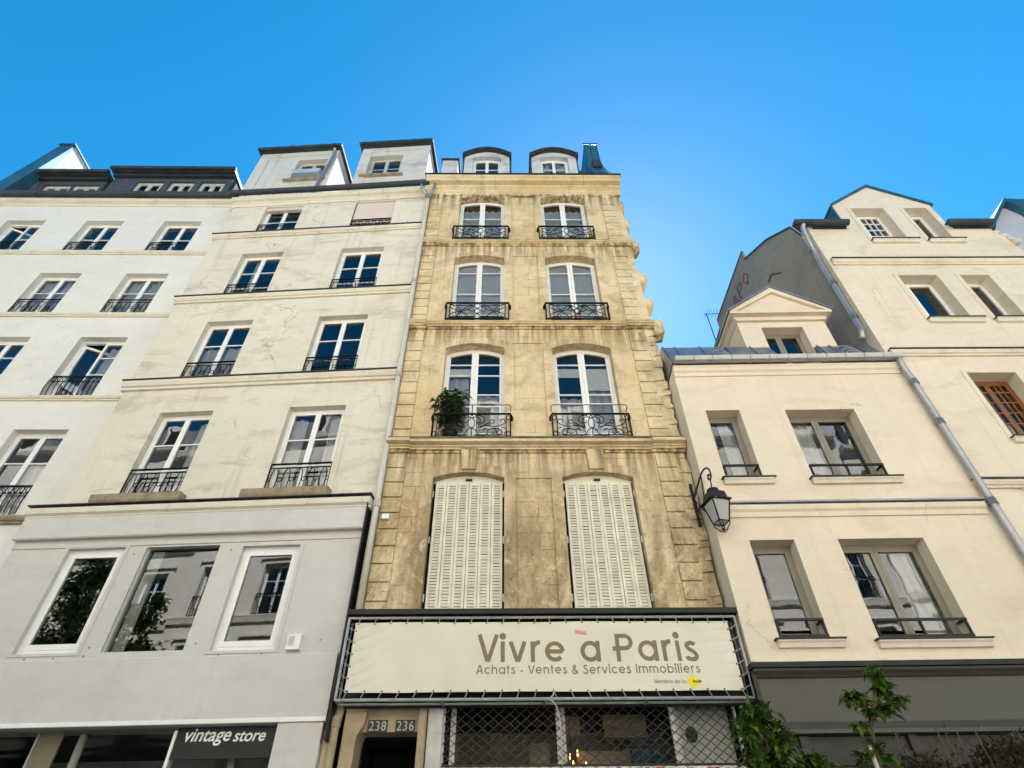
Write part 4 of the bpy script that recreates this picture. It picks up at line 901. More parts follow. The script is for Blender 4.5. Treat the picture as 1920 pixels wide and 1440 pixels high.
# ------------------------------------------------------------------ pale building on the far left
F1 = (-8.0, 9.75, 1.1)
b1 = thing('apartment_building', 'smooth pale plaster building with a dark gutter and long mansard dormers at the left edge', 'building', F1)
B1B = [(-7.38, -6.2), (-4.98, -3.83), (-2.62, -1.46)]; R1 = [(15.85, 17.41), (13.12, 14.78), (10.26, 12.2), (7.24, 9.32)]
m = MB(); m.wall([(-10, 0), (-.2, 0), (-.2, 18.45), (-10, 18.45)], [hole(a, b, z0, z1) for z0, z1 in R1 for a, b in B1B], 0, .19, .6); m.build('wall', mPl1, b1)
for r, (z0, z1) in enumerate(R1):
    for c, (a, b) in enumerate(B1B):
        cu = {1: [(.03, .97, 0, .97)], 2: [(.6, .97, 0, .9)] if c == 2 else None, 3: [(.5, .95, 0, .6)]}.get(r)
        window(b1, a, b, z0, z1, 0, .17, rows=((.5,), (.4,), (.28, .58), (.36, .7))[r], curtain=cu, open_leaf=(r == 0 and c == 0) or (r == 2 and c == 2))
        if r == 0: rail_low(b1, a+.01, b-.01, z0, .45, .03)
        elif r == 1: rail_oval(b1, a+.01, b-.01, z0, .55, .03)
        else: rail_bars(b1, a+.01, b-.01, z0, (.62, .68)[r-2], .02, bow=.05)
bandm(b1, -10, -.3, 15.69, 15.89, .08, lead=False); bandm(b1, -10, -.3, 12.98, 13.15, .08, lead=False); bandm(b1, -10, -.3, 10.15, 10.3, .08, lead=False); bandm(b1, -10, -.3, 7.1, 7.28, .14, mat=mSill, lead=False)
one('cornice', mBand, b1, 'prof', [(.02, 18.22), (-.03, 18.22), (-.05, 18.28), (-.16, 18.33), (-.18, 18.40), (-.16, 18.62), (.1, 18.62)], -10, -.2)
gutter(b1, -10, -.62, 18.52, -.26, .105, mZincD, 0, 3)
one('roof', mZincD, b1, 'prof', [(-.1, 18.4), (1.0, 19.6), (3.6, 22.0), (9.5, 23), (9.5, 18.3)], -10, -.3); mass(b1, -10, -.3, 18.3)
def long_dormer(xa, xb, zt, wins, mat):
    m = MB(); H = [hole(p, q, 19.6, zt-.42) for p, q in wins]; m.wall([(xa, 18.6), (xb, 18.6), (xb, zt-.1), (xa, zt-.1)], H, .8, .12, 2.6); d = m.build('dormer', mat, b1)
    m = MB(); m.slab([(xa-.07, zt-.1), (xb+.07, zt-.1), (xb+.07, zt+.06), (xa-.07, zt+.06)], .55, 3.6); m.box(xa-.03, xb+.03, .68, .8, zt-.22, zt-.103); m.build('dormer_roof', mZincD, d)
    m = MB(); m.tube([(xa-.1, .5, zt), (xb+.1, .5, zt)], .075, 8); m.build('dormer_gutter', mZincD, d)
    for p, q in wins: window(b1, p, q, 19.6, zt-.42, 0, .88, mat=mWhiteOld, rows=(.5,), mid=.16, fw_=.1)
long_dormer(-9.05, -6.5, 21.45, [(-8.62, -7.62), (-7.6, -6.62)], mSlate)
long_dormer(-6.35, -2.05, 21.72, [(-5.45, -4.45), (-4.25, -3.35), (-3.15, -2.25)], mSlate)
m = MB(); m.box(-9.45, -8.93, .78, 5, 18.5, 23.85); pw = m.build('party_wall', mWhitePl, b1)
m = MB(); m.prof([(.1, 18.6), (.72, 23.86), (.775, 23.86), (.775, 18.6)], -9.5, -8.92); m.box(-9.5, -8.88, .65, 5.05, 23.853, 23.93); m.build('zinc_cladding', mZincB, pw)
m = MB(); m.box(-1.3, -1.0, 1.2, 2.4, 18.6, 21.6); m.build('chimney_stack', mWhitePl, b1)
# ------------------------------------------------------------------ low cream house right of the stone building
FL = (3.6, 8.62, -.4)
L = thing('house', 'low smooth cream house with a pedimented dormer above a dark shopfront', 'house', FL)
WL = [(.12, .77, 7.16, 8.74), (1.64, 2.96, 7.14, 8.72), (.19, .91, 4.45, 6.02), (1.61, 2.98, 4.43, 6.02)]
m = MB(); m.wall([(-.3, 4.05), (4.36, 4.05), (4.36, 9.85), (-.3, 9.85)], [hole(*q) for q in WL], 0, .26, .9); m.build('wall', mPl3, L)
for i, (a, b, z0, z1) in enumerate(WL):
    nar = i % 2 == 0
    cu = [[(.45, .95, 0, .96)], [(.04, .40, 0, .97)], None, [(.66, .96, 0, .97)]][i]
    wn = window(L, a, b, z0, z1, 0, .24, mat=mTaupe, rows=(), leaves=1 if nar else 2, split=.46 if not nar else None, curtain=cu, fw_=.06, st=.055, mid=.13, room=mRoomD)
    if nar: m = MB(); m.box(a+.06, a+.1, .2, .24, z0+.06, z1-.06); m.build('leaf_stile', mTaupe, wn)
    g = MB(); zt = z0+.30
    for zz in (zt, z0+.07): g.box(a+.02, b-.0, -.015, .02, zz-.017, zz+.017)
    for x in ((a+.03, b-.02) if nar else (a+.03, (a+b)/2, b-.02)): g.box(x-.015, x+.015, -.012, .017, z0+.02, zt)
    for q in (a+.03, b-.02): g.box(q-.012, q+.012, .02, .2, zt-.014, zt+.014)
    g.build('window_guard', mBlack, L)
    s = one('window_sill', mBand, L, 'prof', [(.0, z0-.105), (-.05, z0-.1), (-.065, z0-.05), (-.09, z0-.02), (-.09, z0-.005), (.0, z0)], a-.06, b+.16); box('lead_flashing', mLead, s, a-.09, b+.19, -.11, .24, z0+.003, z0+.018)
o = one('string_course', mPl3, L, 'prof', [(.02, 6.42), (-.03, 6.42), (-.04, 6.5), (-.075, 6.54), (-.085, 6.62), (.02, 6.65)], -.3, 4.25); box('lead_flashing', mZinc, o, -.3, 4.27, -.105, .02, 6.653, 6.685)
one('cornice', mPl3, L, 'prof', [(.02, 9.62), (-.025, 9.62), (-.035, 9.7), (-.07, 9.74), (-.075, 9.8), (-.1, 9.86), (.02, 9.88)], -.3, 4.30)
gutter(L, -.27, 4.36, 9.98, -.14, .095, mPipe, .0, 12)
for xa, xb in ((-.3, 2.02), (3.08, 4.42)):
    m = MB(); m.prof([(-.08, 9.95), (.32, 10.78), (.36, 10.85), (.45, 10.82), (.5, 9.9)], xa, xb); z = m.build('zinc_apron', mZinc, L)
    sm = MB()
    for x in [xa+.04]+[xa+.55*k+.3 for k in range(int((xb-xa)/.55)+1)]:
        if x < xb: sm.tube([(x, -.09, 9.96), (x, .31, 10.79), (x, .37, 10.88)], .018, 5)
    sm.build('zinc_seam', mZinc, z)
for x in (.85, 3.62):
    m = MB(); n = 8
    for k in range(4): m.tube([(x+.16*cos(pi*i/n), -.05+k*.09, 10.1+k*.16+.1*sin(pi*i/n)) for i in range(n+1)], .014, 5)
    m.mesh([(x+.16*(1-.25*k)*cos(pi*i/n), -.05+k*.1, 10.1+k*.17+.1*(1-.2*k)*sin(pi*i/n)) for k in range(4) for i in range(n+1)], [(k*(n+1)+i, k*(n+1)+i+1, (k+1)*(n+1)+i+1, (k+1)*(n+1)+i) for k in range(3) for i in range(n)], True)
    m.build('roof_vent', mZinc, L)
for xa, xb in ((-.28, 1.56), (3.6, 4.3)): one('roof', mZinc, L, 'prof', [(.36, 10.8), (2.7, 11.95), (2.7, 9.9), (.5, 9.9)], xa, xb)
one('roof', mZinc, L, 'prof', [(2.7, 11.95), (4, 12.6), (8, 12.6), (8, 9.9), (2.7, 9.9)], -.28, 4.3); mass(L, -.28, 4.3, 9.9, 2.3, 8)
xa, xb = 1.58, 3.58; xc = (xa+xb)/2
m = MB(); m.wall([(xa, 9.9), (xb, 9.9), (xb, 11.62), (xa, 11.62)], [hole(2.08, 3.02, 9.98, 11.42)], .32, .26, 2.4); d = m.build('dormer', mPl3, L)
m = MB(); m.slab([(xa-.16, 11.72), (xb+.16, 11.72), (xb+.16, 11.8), (xc, 12.62), (xa-.16, 11.8)], .2, 2.8); m.slab([(xa-.02, 11.6), (xb+.02, 11.6), (xb+.08, 11.718), (xa-.08, 11.718)], .25, 2.75)
for sx in (-1, 1):
    P = [(xc, 12.62), (xc, 12.46), (xc+sx*(1.0+.02), 11.8), (xc+sx*1.16, 11.8)]; m.slab(P, .13, .2)
m.box(xa-.16, xb+.16, .13, .2, 11.72, 11.795); m.build('pediment', mPl3, d)
m = MB()
for sx in (-1, 1): m.slab([(xc, 12.63), (xc+sx*1.2, 11.79), (xc+sx*1.2, 11.83), (xc, 12.68)], .1, 2.85)
m.build('dormer_roof', mZinc, d)
for q in (2.02, 3.03): one('dormer_cheek', mZinc, d, 'prof', [(-.07, 9.95), (.318, 10.76), (.318, 9.95)], q, q+.045)
window(L, 2.08, 3.02, 9.98, 11.42, 0, .56, mat=mTaupe, rows=(), split=.45, mid=.13, curtain=None, room=mRoomD)
# dark shopfront of the low house
LS = MB()
LS.prof([(.1, 3.28), (-.02, 3.28), (-.04, 3.3), (-.06, 3.36), (-.02, 3.42), (0.0, 3.43), (0, 3.96), (-.03, 3.965), (-.06, 4.0), (-.10, 4.03), (-.11, 4.06), (.1, 4.06)], -.34, 9.5)
LS.box(-.34, 9.5, -.085, -.02, 3.285, 3.33)
ls = LS.build('shopfront', mOlive, L); box('shop_cornice', mBlack, ls, -.36, 9.5, -.16, .05, 4.064, 4.13); box('cornice_moulding', mBand, ls, -.30, 4.36, -.07, .02, 4.133, 4.18)
box('fascia_end', mOliveD, ls, -.36, -.3, -.05, .3, 0, 4.05)
m = MB(); m.box(-.3, 9.5, .05, .12, 0, 3.27)
for i in range(7):
    x = .05+i*1.4; m.box(x, x+.12, .0, .05, 0, 3.27); m.box(x+.12, x+1.4, .02, .05, 2.95, 3.1)
m.build('shop_panel', mOliveD, ls)
m = MB(); m.face([(-.3, .03, .6), (9.4, .03, .6), (9.4, .03, 2.94), (-.3, .03, 2.94)]); m.build('pane', mGlassL, ls)
# drainpipe at the joint with the right-hand building
pipe(L, [(4.30, -.14, 9.92), (4.30, -.12, 9.7), (4.34, -.1, 9.45), (4.35, -.1, 7), (4.35, -.1, 0)], .06, mPipe, [((4.345, -.1, 9.3), (0, 0, 1)), ((4.35, -.1, 8.3), (0, 0, 1)), ((4.35, -.1, 6.6), (0, 0, 1)), ((4.35, -.1, 5.3), (0, 0, 1))])
# ------------------------------------------------------------------ warm cream building on the right
FR = (8.2, 8.62, .5)
R = thing('apartment_building', 'tall warm cream building with a gabled dormer rising flush from its front wall', 'building', FR)
WR = [(1.18, 2.10, 14.34, 15.92), (2.65, 3.30, 14.34, 15.92), (1.12, 2.07, 11.28, 12.9), (2.62, 3.32, 11.28, 12.9), (1.04, 2.04, 7.99, 9.66), (2.62, 3.3, 7.99, 9.66), (1.1, 2.05, 5.0, 6.4), (2.62, 3.3, 5.0, 6.4)]
m = MB(); m.wall([(-.26, 3.9), (4.85, 3.9), (4.85, 13.7), (4.72, 14.2), (4.68, 14.55), (4.55, 14.7), (4.5, 15.0), (3.48, 15.0), (3.48, 16.08), (2.11, 17.06), (.76, 16.08), (.76, 15.0), (-.26, 15.0)], [hole(*q) for q in WR], 0, .27, 1.0); m.build('wall', mPl4, R)
for i, (a, b, z0, z1) in enumerate(WR):
    kw = dict(mat=mWhite, rows=(), leaves=2, split=.32, fw_=.05, st=.05, mid=.1)
    if i == 0: kw.update(rows=(.2, .4, .6, .8), cols=3, st=.04)
    if i in (1, 5, 7): kw.update(leaves=1)
    if i == 3: kw.update(split=.3)
    if i in (4, 5): kw.update(mat=mBrown, rows=(.16, .33, .5, .67, .84), cols=3, split=.5, st=.06)
    wn = window(R, a, b, z0, z1, 0, .27, room=mRoomD, curtain=[(.0, .5, 0, .9)] if i == 4 else None, **kw)
    m = MB(); q = .1; m.wall(hole(a-q, b+q*.4, z0-.02, z1+q*.7), [hole(a, b, z0-.0, z1)], -.014, .012, .016); m.build('window_surround', mPl4, wn)
    s = one('window_sill', mBand, R, 'prof', [(.0, z0-.11), (-.06, z0-.1), (-.08, z0-.03), (-.1, z0-.02), (-.1, z0-.003), (.0, z0)], a-.06, b+.2); box('lead_flashing', mLead, s, a-.09, b+.23, -.125, .24, z0+.001, z0+.016)
for z0, z1 in ((13.36, 13.6), (10.17, 10.36), (6.95, 7.12)): bandm(R, -.27, 4.86, z0, z1, .09, mat=mPl4)
gutter(R, -.75, .70, 14.98, -.16, .085, mZincD, 0, 3); gutter(R, 3.3, 4.5, 14.98, -.16, .085, mZincD, 0, 3)
for xa, xb in ((-.2, .70), (3.54, 4.6)): one('roof', mZincD, R, 'prof', [(-.05, 15.02), (.34, 15.6), (.55, 15.95), (1.6, 16.95), (3.0, 17.85), (3, 14.9), (.0, 14.9)], xa, xb)
one('roof', mZincD, R, 'prof', [(2.62, 17.6), (3.0, 17.85), (7, 17.9), (9, 15), (9, 14.9), (2.62, 14.9)], -.2, 4.6); mass(R, -.2, 4.6, 15.0)
m = MB()
for sx, xe, ze in ((-1, .70, 16.03), (1, 3.54, 16.03)): m.slab([(2.11, 17.07), (xe, ze+.01), (xe, ze+.07), (2.11, 17.14)], -.06, 2.6)
m.box(.72, .755, .02, 2.4, 15.0, 16.03); m.build('dormer_roof', mZincB, R)
m = MB(); pts = [(.30, 3), (.30, 15.15), (.5, 15.85), (1.57, 16.86), (2.96, 17.8), (2.94, 18.2), (6.06, 18.25), (6.1, 17.8), (7.0, 17.7), (7.0, 3)]
m.prof(pts, -.33, -.262); sw_ = m.build('side_wall', mGreyPl, R)
m = MB()
for a, b in zip(pts[1:-2], pts[2:-1]): m.face([(-.338, a[0], a[1]-.005), (-.338, b[0], b[1]-.005), (-.338, b[0]+.02, b[1]-.10), (-.338, a[0]+.02, a[1]-.10)])
m.build('wall_coping', mLead, sw_)
box('party_wall_edge', mPl4, R, -.335, -.262, .0, .298, 3.9, 15.0)
m = MB(); m.tube([(-.345, 1.7, 15.3), (-.345, 2.1, 15.75), (-.345, 2.35, 15.72)], .02, 5); m.tube([(-.345, 3.05, 13.9), (-.345, 3.0, 15.2), (-.345, 2.9, 15.6)], .018, 5); m.build('crack', mBlack, sw_)
gf = MB(); 
def gstroke(P): gf.tube([(-.337, y, z) for y, z in P], .024, 5)
gy, gz = 3.55, 17.55
for gl_, o_ in (([[(0, -.55), (.2, 0), (.4, -.55)], [(.08, -.33), (.32, -.33)]], -.45), ([[(0, -.55), (0, 0), (.3, -.04), (.32, -.24), (0, -.3)]], .12), ([[(.2, 0), (.02, -.28), (.2, -.55), (.38, -.28), (.2, 0)]], .6)):
    for P in gl_: gstroke([(gy+.6-o_-p, gz+q-.10*(o_+p)) for p, q in P])
gf.build('graffiti', mRed, sw_)
pipe(R, [(-.5, -.14, 14.95), (-.55, -.1, 14.75), (-.42, .1, 14.3), (-.42, .14, 13.5), (-.42, .14, 11.5), (-.46, .1, 11.1), (-.60, .05, 10.75)], .06, mPipe, [((-.42, .14, 14.2), (0, 0, 1)), ((-.42, .14, 12.8), (0, 0, 1)), ((-.42, .13, 11.55), (0, 0, 1))])
m = MB()
for k, (x, z) in enumerate(((4.6, 14.75), (4.72, 14.6), (4.82, 14.45), (4.9, 14.35))): rock(m, (x, .1, z), (.1, .14, .07))
m.build('eroded_cornice', mBand, R)
m = MB(); m.lathe([(.1, -1.2), (.1, .25), (.13, .27), (.12, .36), (.17, .42), (.17, .46), (.1, .5), (.09, .62), (.23, .68), (.25, .74), (.2, .8), (.0, .84)], (3.85, .6, 16.25), 16); m.build('chimney_cowl', mBlack, R)
m = MB(); m.tube(smooth([(.42, -.02, 6.93), (1.5, -.1, 6.4), (3.2, -.1, 5.7), (5, -.05, 5.0)], 5), .007, 4); m.build('cable', mJamb, R)
# shopfront and plain wall of that building below continue behind the trees
box('lower_wall', mPl4, R, -.25, 4.85, .0, .6, 0, 3.89)
# ------------------------------------------------------------------ house with a blue roof beyond it
h6 = thing('house', 'house at the right edge with a blue zinc gable roof and pale lavender wall', 'house', (16.0, 11.0, 0))
m = MB(); m.slab([(-2.6, 0), (6, 0), (6, 18.2), (2.05, 18.2), (1.5, 19.75), (1.1, 19.75), (.2, 18.3), (-.1, 17.6), (-2.6, 17.6)], 0, 5); m.build('wall', mLav, h6)
m = MB()
for P in ([(1.35, 20.05), (-.25, 18.15), (-.25, 17.95), (1.32, 19.85)], [(1.35, 20.05), (1.32, 19.85), (2.35, 18.25), (2.6, 18.3)]): m.slab(P, -.25, 5.5)
m.mesh([(1.4, -.24, 20.0), (5.9, -.24, 19.7), (5.9, -.24, 18.2), (2.55, -.24, 18.2)], [(0, 1, 2, 3)]); m.mesh([(1.4, 5, 20.0), (5.9, 5, 19.7), (5.9, -.24, 19.7), (1.4, -.24, 20.0)], [(0, 1, 2, 3)]); m.build('roof', mZincB, h6)
# ------------------------------------------------------------------ wall lantern
ln = thing('wall_lantern', 'black four-sided street lantern on a curled wall bracket', 'lantern', (3.34, 8.40, 14), (0, 0, 6.08))
m = MB(); H0 = .14; w0, w1 = .090, .155; zt = .50
def frame4(m, w, z, r): m.tube([(w, w, z), (-w, w, z), (-w, -w, z), (w, -w, z), (w, w, z)], r, 5)
for sx, sy in ((1, 1), (1, -1), (-1, 1), (-1, -1)):
    m.tube([(sx*w0, sy*w0, H0), (sx*w1, sy*w1, zt)], .013, 6)
    m.tube(smooth([(sx*w0, sy*w0, H0), (sx*w0*.95, sy*w0*.95, .08), (sx*.06, sy*.06, .045), (sx*.045, sy*.045, .0)], 4), .009, 5)
frame4(m, w0, H0, .012); frame4(m, .045, 0, .008); frame4(m, w1, zt, .016); m.lathe([(.0, -.01), (.02, .0), (.02, .03), (0, .05)])
m.build('frame', mBlack, ln)
m = MB()
for k in range(4):
    a, b = [((1, -1), (1, 1)), ((1, 1), (-1, 1)), ((-1, 1), (-1, -1)), ((-1, -1), (1, -1))][k]
    m.face([(a[0]*w0*.97, a[1]*w0*.97, H0), (b[0]*w0*.97, b[1]*w0*.97, H0), (b[0]*w1*.97, b[1]*w1*.97, zt), (a[0]*w1*.97, a[1]*w1*.97, zt)])
m.build('lantern_glass', mLampGl, ln)
m = MB(); ws = [(w1+.03, zt), (w1+.034, zt+.02), (w1-.01, zt+.05), (.13, zt+.15), (.13, zt+.17), (.10, zt+.175)]
for (wa, za), (wb, zb) in zip(ws, ws[1:]):
    for k in range(4):
        a, b = [((1, -1), (1, 1)), ((1, 1), (-1, 1)), ((-1, 1), (-1, -1)), ((-1, -1), (1, -1))][k]
        m.face([(a[0]*wa, a[1]*wa, za), (b[0]*wa, b[1]*wa, za), (b[0]*wb, b[1]*wb, zb), (a[0]*wb, a[1]*wb, zb)])
m.lathe([(.085, zt+.17), (.085, zt+.22), (.1, zt+.225), (.095, zt+.25), (.0, zt+.28)]); m.build('cap', mBlack, ln)
m = MB(); wy = .5
m.box(-.09, -.04, wy-.015, wy+.015, .32, 1.16)
m.tube(smooth([(-.065, wy-.02, .86), (-.05, wy-.2, 1.02), (-.03, .14, 1.16), (-.01, .02, 1.19), (.0, -.06, 1.12), (.0, -.07, 1.0), (.0, -.02, .94), (.0, .03, .99), (.0, .0, 1.05), (.0, -.03, 1.02)], 5), .016, 6)
m.tube([(0, -.02, .94), (0, 0, .8)], .011, 5); m.tube([(-.065, wy, .86), (-.04, .3, .5), (-.05, .22, .68), (-.035, .16, 1.1)], .012, 5); m.build('bracket', mBlack, ln)
# television aerials on the roof behind the low house
for (x, y, z, hh, lb) in ((7.45, 14.6, 17.2, 1.3, 'thin television aerial standing by the grey side wall, the taller one'), (6.9, 13.7, 14.7, 1.0, 'low television aerial just above the zinc roof edge')):
    t = thing('television_aerial', lb, 'aerial', None, (x, y, z), 'roof aerials'); m = MB(); m.tube([(0, 0, -3), (0, 0, hh)], .02, 5); m.build('mast', mZincB, t)
    m = MB(); m.tube([(-.1, 0, hh-.05), (.75, .1, hh+.1)], .015, 5)
    for k in range(6): m.tube([(k*.13, -.22, hh-.03+.02*k), (k*.13, .22, hh-.03+.02*k)], .008, 4)
    m.build('antenna', mZincB, t)
# ------------------------------------------------------------------ trees and hedge on the pavement
def leafy(m, b, d, L, wd, droop):
    side = d.cross(Vector((0, 0, 1)));
    if side.length < .05: side = Vector((1, 0, 0))
    side = side.normalized()*wd; n_ = side.cross(d).normalized()
    p1, p2, tip = b+d*L*.3+n_*L*.05, b+d*L*.68+n_*L*.03+Vector((0, 0, -droop*L*.12)), b+d*L+Vector((0, 0, -droop*L*.35))
    c1, c2 = p1-n_*L*.06, p2-n_*L*.06
    m.mesh([b, p1+side, p2+side*.8, tip, p2-side*.8, p1-side, c1, c2], [(0, 1, 6), (1, 2, 7, 6), (2, 3, 7), (0, 6, 5), (6, 7, 4, 5), (7, 3, 4)])
def tree(name, label, loc, trunk, clumps, leaf, mat, seed, stake=None, extra=None, group='young trees on the pavement'):
    rnd = random.Random(seed); t = thing(name, label, 'tree', None, loc, group)
    tm = MB(); tm.tube(trunk, [.028*(1-.6*i/(len(trunk)-1)) for i in range(len(trunk))], 7)
    lm = MB()
    for (c, rad, n) in clumps:
        c = Vector(c); j = min(range(len(trunk)), key=lambda i: (Vector(trunk[i])-c).length+(.3 if trunk[i][2] > c.z else 0)); b0 = Vector(trunk[j])
        mid = (b0+c)/2+Vector((rnd.uniform(-.05, .05), rnd.uniform(-.05, .05), .06))
        tm.tube(smooth([tuple(b0), tuple(mid), tuple(c)], 4), .009, 5)
        tw = []
        for k in range(max(4, n//9)):
            d = Vector((rnd.gauss(0, 1), rnd.gauss(0, .8), rnd.gauss(.2, .8))).normalized(); e = c+Vector((d.x*rad[0], d.y*rad[1], d.z*rad[2]))*rnd.uniform(.6, 1.05)
            P = smooth([tuple(c), tuple((c+e)/2+Vector((0, 0, .04))), tuple(e)], 3); tm.tube(P, .004, 4); tw.append(P)
        for k in range(n):
            P = rnd.choice(tw); b = Vector(P[rnd.randrange(1, len(P))]); d = Vector((rnd.gauss(0, 1), rnd.gauss(-.2, 1), rnd.gauss(-.15, .5))).normalized()
            leafy(lm, b, d, leaf*rnd.uniform(.6, 1.15), leaf*rnd.uniform(.2, .27), rnd.uniform(.2, 1))
    tm.build('trunk', mBark, t); lm.build('crown', mat, t)
    if stake: m = MB(); m.tube(stake, .02, 7); m.build('stake', mStake, t)
    return t
tree('street_tree', 'bushy young tree with large green and a few rusty leaves, before the grille', (2.35, 6.3, 0), [(0, 0, 0), (.02, .02, .9), (0, .05, 1.7), (.03, .03, 2.35), (.0, 0, 2.75), (-.03, 0, 3.0)],
     [((-.02, 0, 2.95), (.2, .25, .14), 255), ((-.17, -.05, 2.82), (.18, .25, .16), 225), ((.12, .05, 2.78), (.22, .25, .14), 255), ((.0, 0, 2.62), (.3, .3, .15), 330), ((.36, .0, 2.58), (.22, .25, .10), 225), ((-.1, .1, 2.45), (.25, .3, .15), 225), ((.3, .0, 2.4), (.35, .3, .15), 270)], .10, mLeaf, 11)
tree('street_tree', 'thin young tree tied to a pale stake, before the dark shopfront', (3.28, 6.3, 0), [(0, .03, 0), (.02, .03, 1.2), (.03, .03, 2.2), (.06, .02, 2.7), (.12, 0, 2.95), (.28, 0, 3.2), (.33, 0, 3.38)],
     [((.33, 0, 3.33), (.1, .14, .09), 96), ((.33, 0, 3.17), (.14, .16, .1), 112), ((.02, -.05, 3.12), (.13, .14, .09), 96), ((.3, 0, 3.02), (.15, .15, .08), 80), ((.14, 0, 2.98), (.12, .12, .08), 48), ((.46, 0, 3.1), (.08, .1, .05), 35), ((-.03, 0, 2.86), (.1, .12, .05), 35), ((.05, 0, 2.68), (.14, .14, .1), 48), ((-.1, 0, 2.62), (.1, .12, .1), 48), ((.14, 0, 2.62), (.1, .1, .1), 28)], .10, mLeaf, 23, [(.0, -.03, 0), (.0, -.03, 2.74)])
hg = thing('hedge', 'dark brownish hedge along the foot of the dark shopfront', 'hedge', None, (5.2, 7.5, 0)); rnd = random.Random(4); m = MB(); tm = MB()
for k in range(9000):
    x = rnd.uniform(-1.25, 1.9); top = 2.84+.16*sin(x*3.1)+.10*sin(x*7.3+1)+(.0 if x > -.9 else -.3*(-.9-x)/.35)
    z = top-abs(rnd.gauss(0, .28)); y = rnd.uniform(-.3, .3); d = Vector((rnd.gauss(0, .6), rnd.gauss(-.2, .6), rnd.gauss(.5, .6))).normalized()
    leafy(m, Vector((x, y, z)), d, rnd.uniform(.04, .08), rnd.uniform(.009, .018), .3)
for k in range(60):
    x = rnd.uniform(-1.2, 1.9); y = rnd.uniform(-.25, .25); h = 2.95+rnd.uniform(-.25, .2)
    tm.tube([(x, y, 0), (x+rnd.uniform(-.05, .05), y, 1.6), (x+rnd.uniform(-.12, .12), y, h)], .006, 4)
    for j in range(14):
        z = h-rnd.uniform(0, .5); leafy(m, Vector((x+rnd.uniform(-.06, .06), y, z)), Vector((rnd.gauss(0, .5), rnd.gauss(0, .5), rnd.uniform(.2, 1))).normalized(), rnd.uniform(.03, .06), .01, .3)
tm.build('stem', mBark, hg); m.build('foliage', mLeafB, hg)
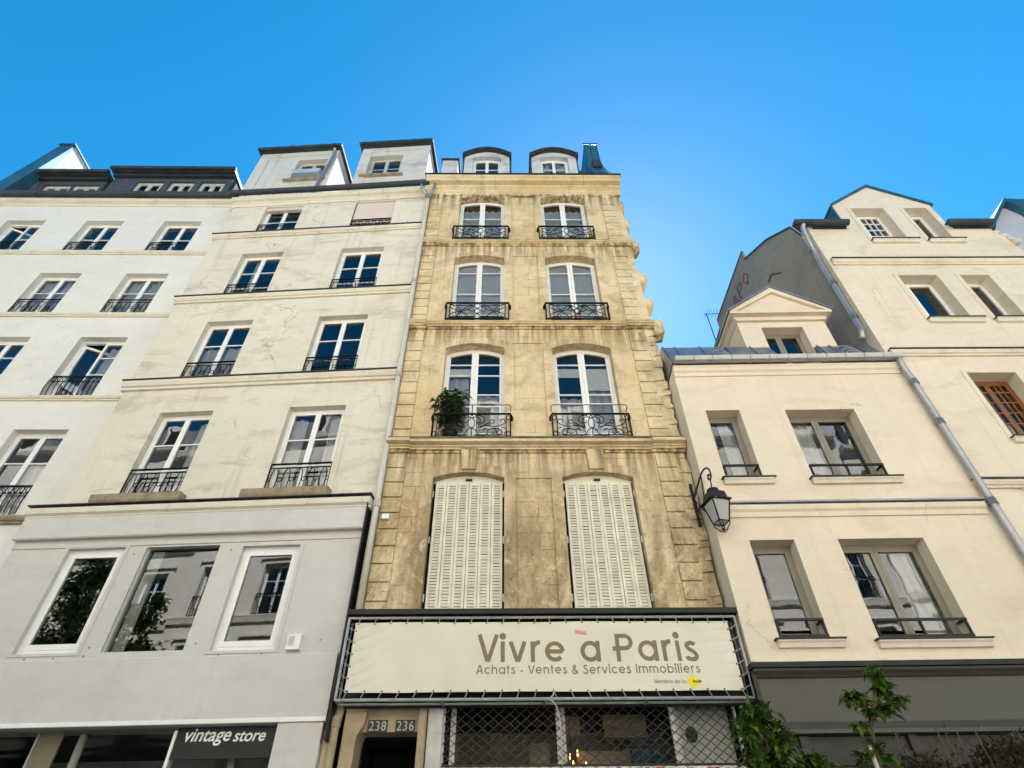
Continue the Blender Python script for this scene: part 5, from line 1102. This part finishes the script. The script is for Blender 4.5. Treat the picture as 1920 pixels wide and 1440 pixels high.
# ------------------------------------------------------------------ the sunlit side of the street behind the camera, seen in the panes
def opposite(label, x, y, wd, n, H, zs, mat, seed):
    F = (x, y, 180); b = thing('apartment_building', label, 'building', F, (0, 0, 0), 'buildings across the street'); d = wd/n; rnd = random.Random(seed)
    HS = [hole(d*(i+.5)-.58-wd/2, d*(i+.5)+.58-wd/2, z0, z1) for z0, z1 in zs for i in range(n)]
    m = MB(); m.wall([(-wd/2, 0), (wd/2, 0), (wd/2, H), (-wd/2, H)], HS, 0, .25, 6); m.build('wall', mat, b)
    proto = {}
    for r, (z0, z1) in enumerate(zs):
        for i in range(n):
            xo = d*(i+.5)-wd/2; h = round(z1-z0, 2)
            if h not in proto:
                wn = window(b, -.58, .58, 0, h, 0, .22, rows=(.3, .6), curtain=[(.05, .3, 0, .95), (.7, .95, 0, .95)], room=mRoomD); proto[h] = wn; rl = rail_bars(wn, -.6, .6, 0, .85, -.12, .011)
            else: wn = copy_tree(proto[h], b)
            wn.location = (xo, 0, z0)
        k = MB(); k.prof([(.02, z0-.3), (-.1, z0-.28), (-.14, z0-.1), (-.3 if r in (1, 3) else -.16, z0-.06), (-.3 if r in (1, 3) else -.16, z0-.01), (.02, z0)], -wd/2, wd/2); k.build('string_course', mat, b)
    m = MB(); 
    for r, (z0, z1) in enumerate(zs):
        for i in range(n):
            xo = d*(i+.5)-wd/2; m.wall(hole(xo-.78, xo+.78, z0, z1+.2), [hole(xo-.585, xo+.585, z0+.01, z1)], -.05, .06, .06)
            m.box(xo-.85, xo+.85, -.14, 0, z1+.205, z1+.3)
    m.build('window_surround', mat, b)
    one('cornice', mat, b, 'prof', [(.02, H-.5), (-.1, H-.5), (-.15, H-.25), (-.4, H-.2), (-.45, H), (.02, H+.02)], -wd/2, wd/2)
    one('roof', mZinc, b, 'prof', [(.1, H), (1.2, H+2.6), (6, H+3.2), (6, H)], -wd/2, wd/2)
    for i in range(n):
        xo = d*(i+.5)-wd/2; q = MB(); q.box(xo-.6, xo+.6, .1, 1.5, H+.02, H+1.9); q.build('dormer', mat, b); q = MB(); q.face([(xo-.4, .095, H+.5), (xo+.4, .095, H+.5), (xo+.4, .095, H+1.7), (xo-.4, .095, H+1.7)]); q.build('dormer_pane', mRoomD, b)
for k, (lb, x, wd, n, H) in enumerate((('farthest left', -21.3, 11, 4, 19.6), ('second from the left', -10.3, 11, 4, 20.2), ('middle one', .2, 10, 4, 19.6), ('second from the right', 10.3, 10, 4, 18.7), ('farthest right', 20.9, 11, 4, 18.0))):
    o_ = (-.2, 0, .15, -.1, .1)[k]
    opposite('sunlit limestone building across the street, ' + lb, x, -5.2, wd, n, H, [(z0+o_, z1+o_) for z0, z1 in ((3.9, 6.2), (7.2, 9.7), (10.8, 13.0), (14.2, 16.3))], mOpp, k)
tree('street_tree', 'leafy street tree behind the camera, mirrored in the white shopfront panes', (-17.9, -2.5, 0), [(0, 0, 0), (.05, 0, 3), (0, .1, 6), (.1, 0, 8.5), (0, 0, 11)],
     [((-.6, 0, 9.0), (.9, .8, .9), 700), ((.6, 0, 9.2), (.9, .8, .9), 700), ((0, 0, 10.3), (1.1, .8, .9), 900), ((.2, 0, 11.6), (1.0, .8, .9), 800), ((-.5, 0, 11.2), (.9, .8, .8), 500), ((0, 0, 12.6), (.8, .7, .7), 450), ((0, 0, 8.0), (1.2, .8, .8), 500)], .22, mLeafD, 31, group='trees across the street')
tree('street_tree', 'lower leafy street tree behind the camera, right of the taller one', (-14.8, -2.5, 0), [(0, 0, 0), (.05, 0, 2.5), (0, .1, 5), (.1, 0, 7.2), (0, 0, 9.4)],
     [((-.5, 0, 8.6), (.9, .8, .8), 600), ((.5, 0, 8.4), (.9, .8, .8), 600), ((-.1, 0, 9.6), (.8, .8, .7), 550), ((0, .2, 7.4), (1.2, 1, .8), 550), ((.3, 0, 10.3), (.5, .6, .5), 200)], .22, mLeafD, 37, group='trees across the street')
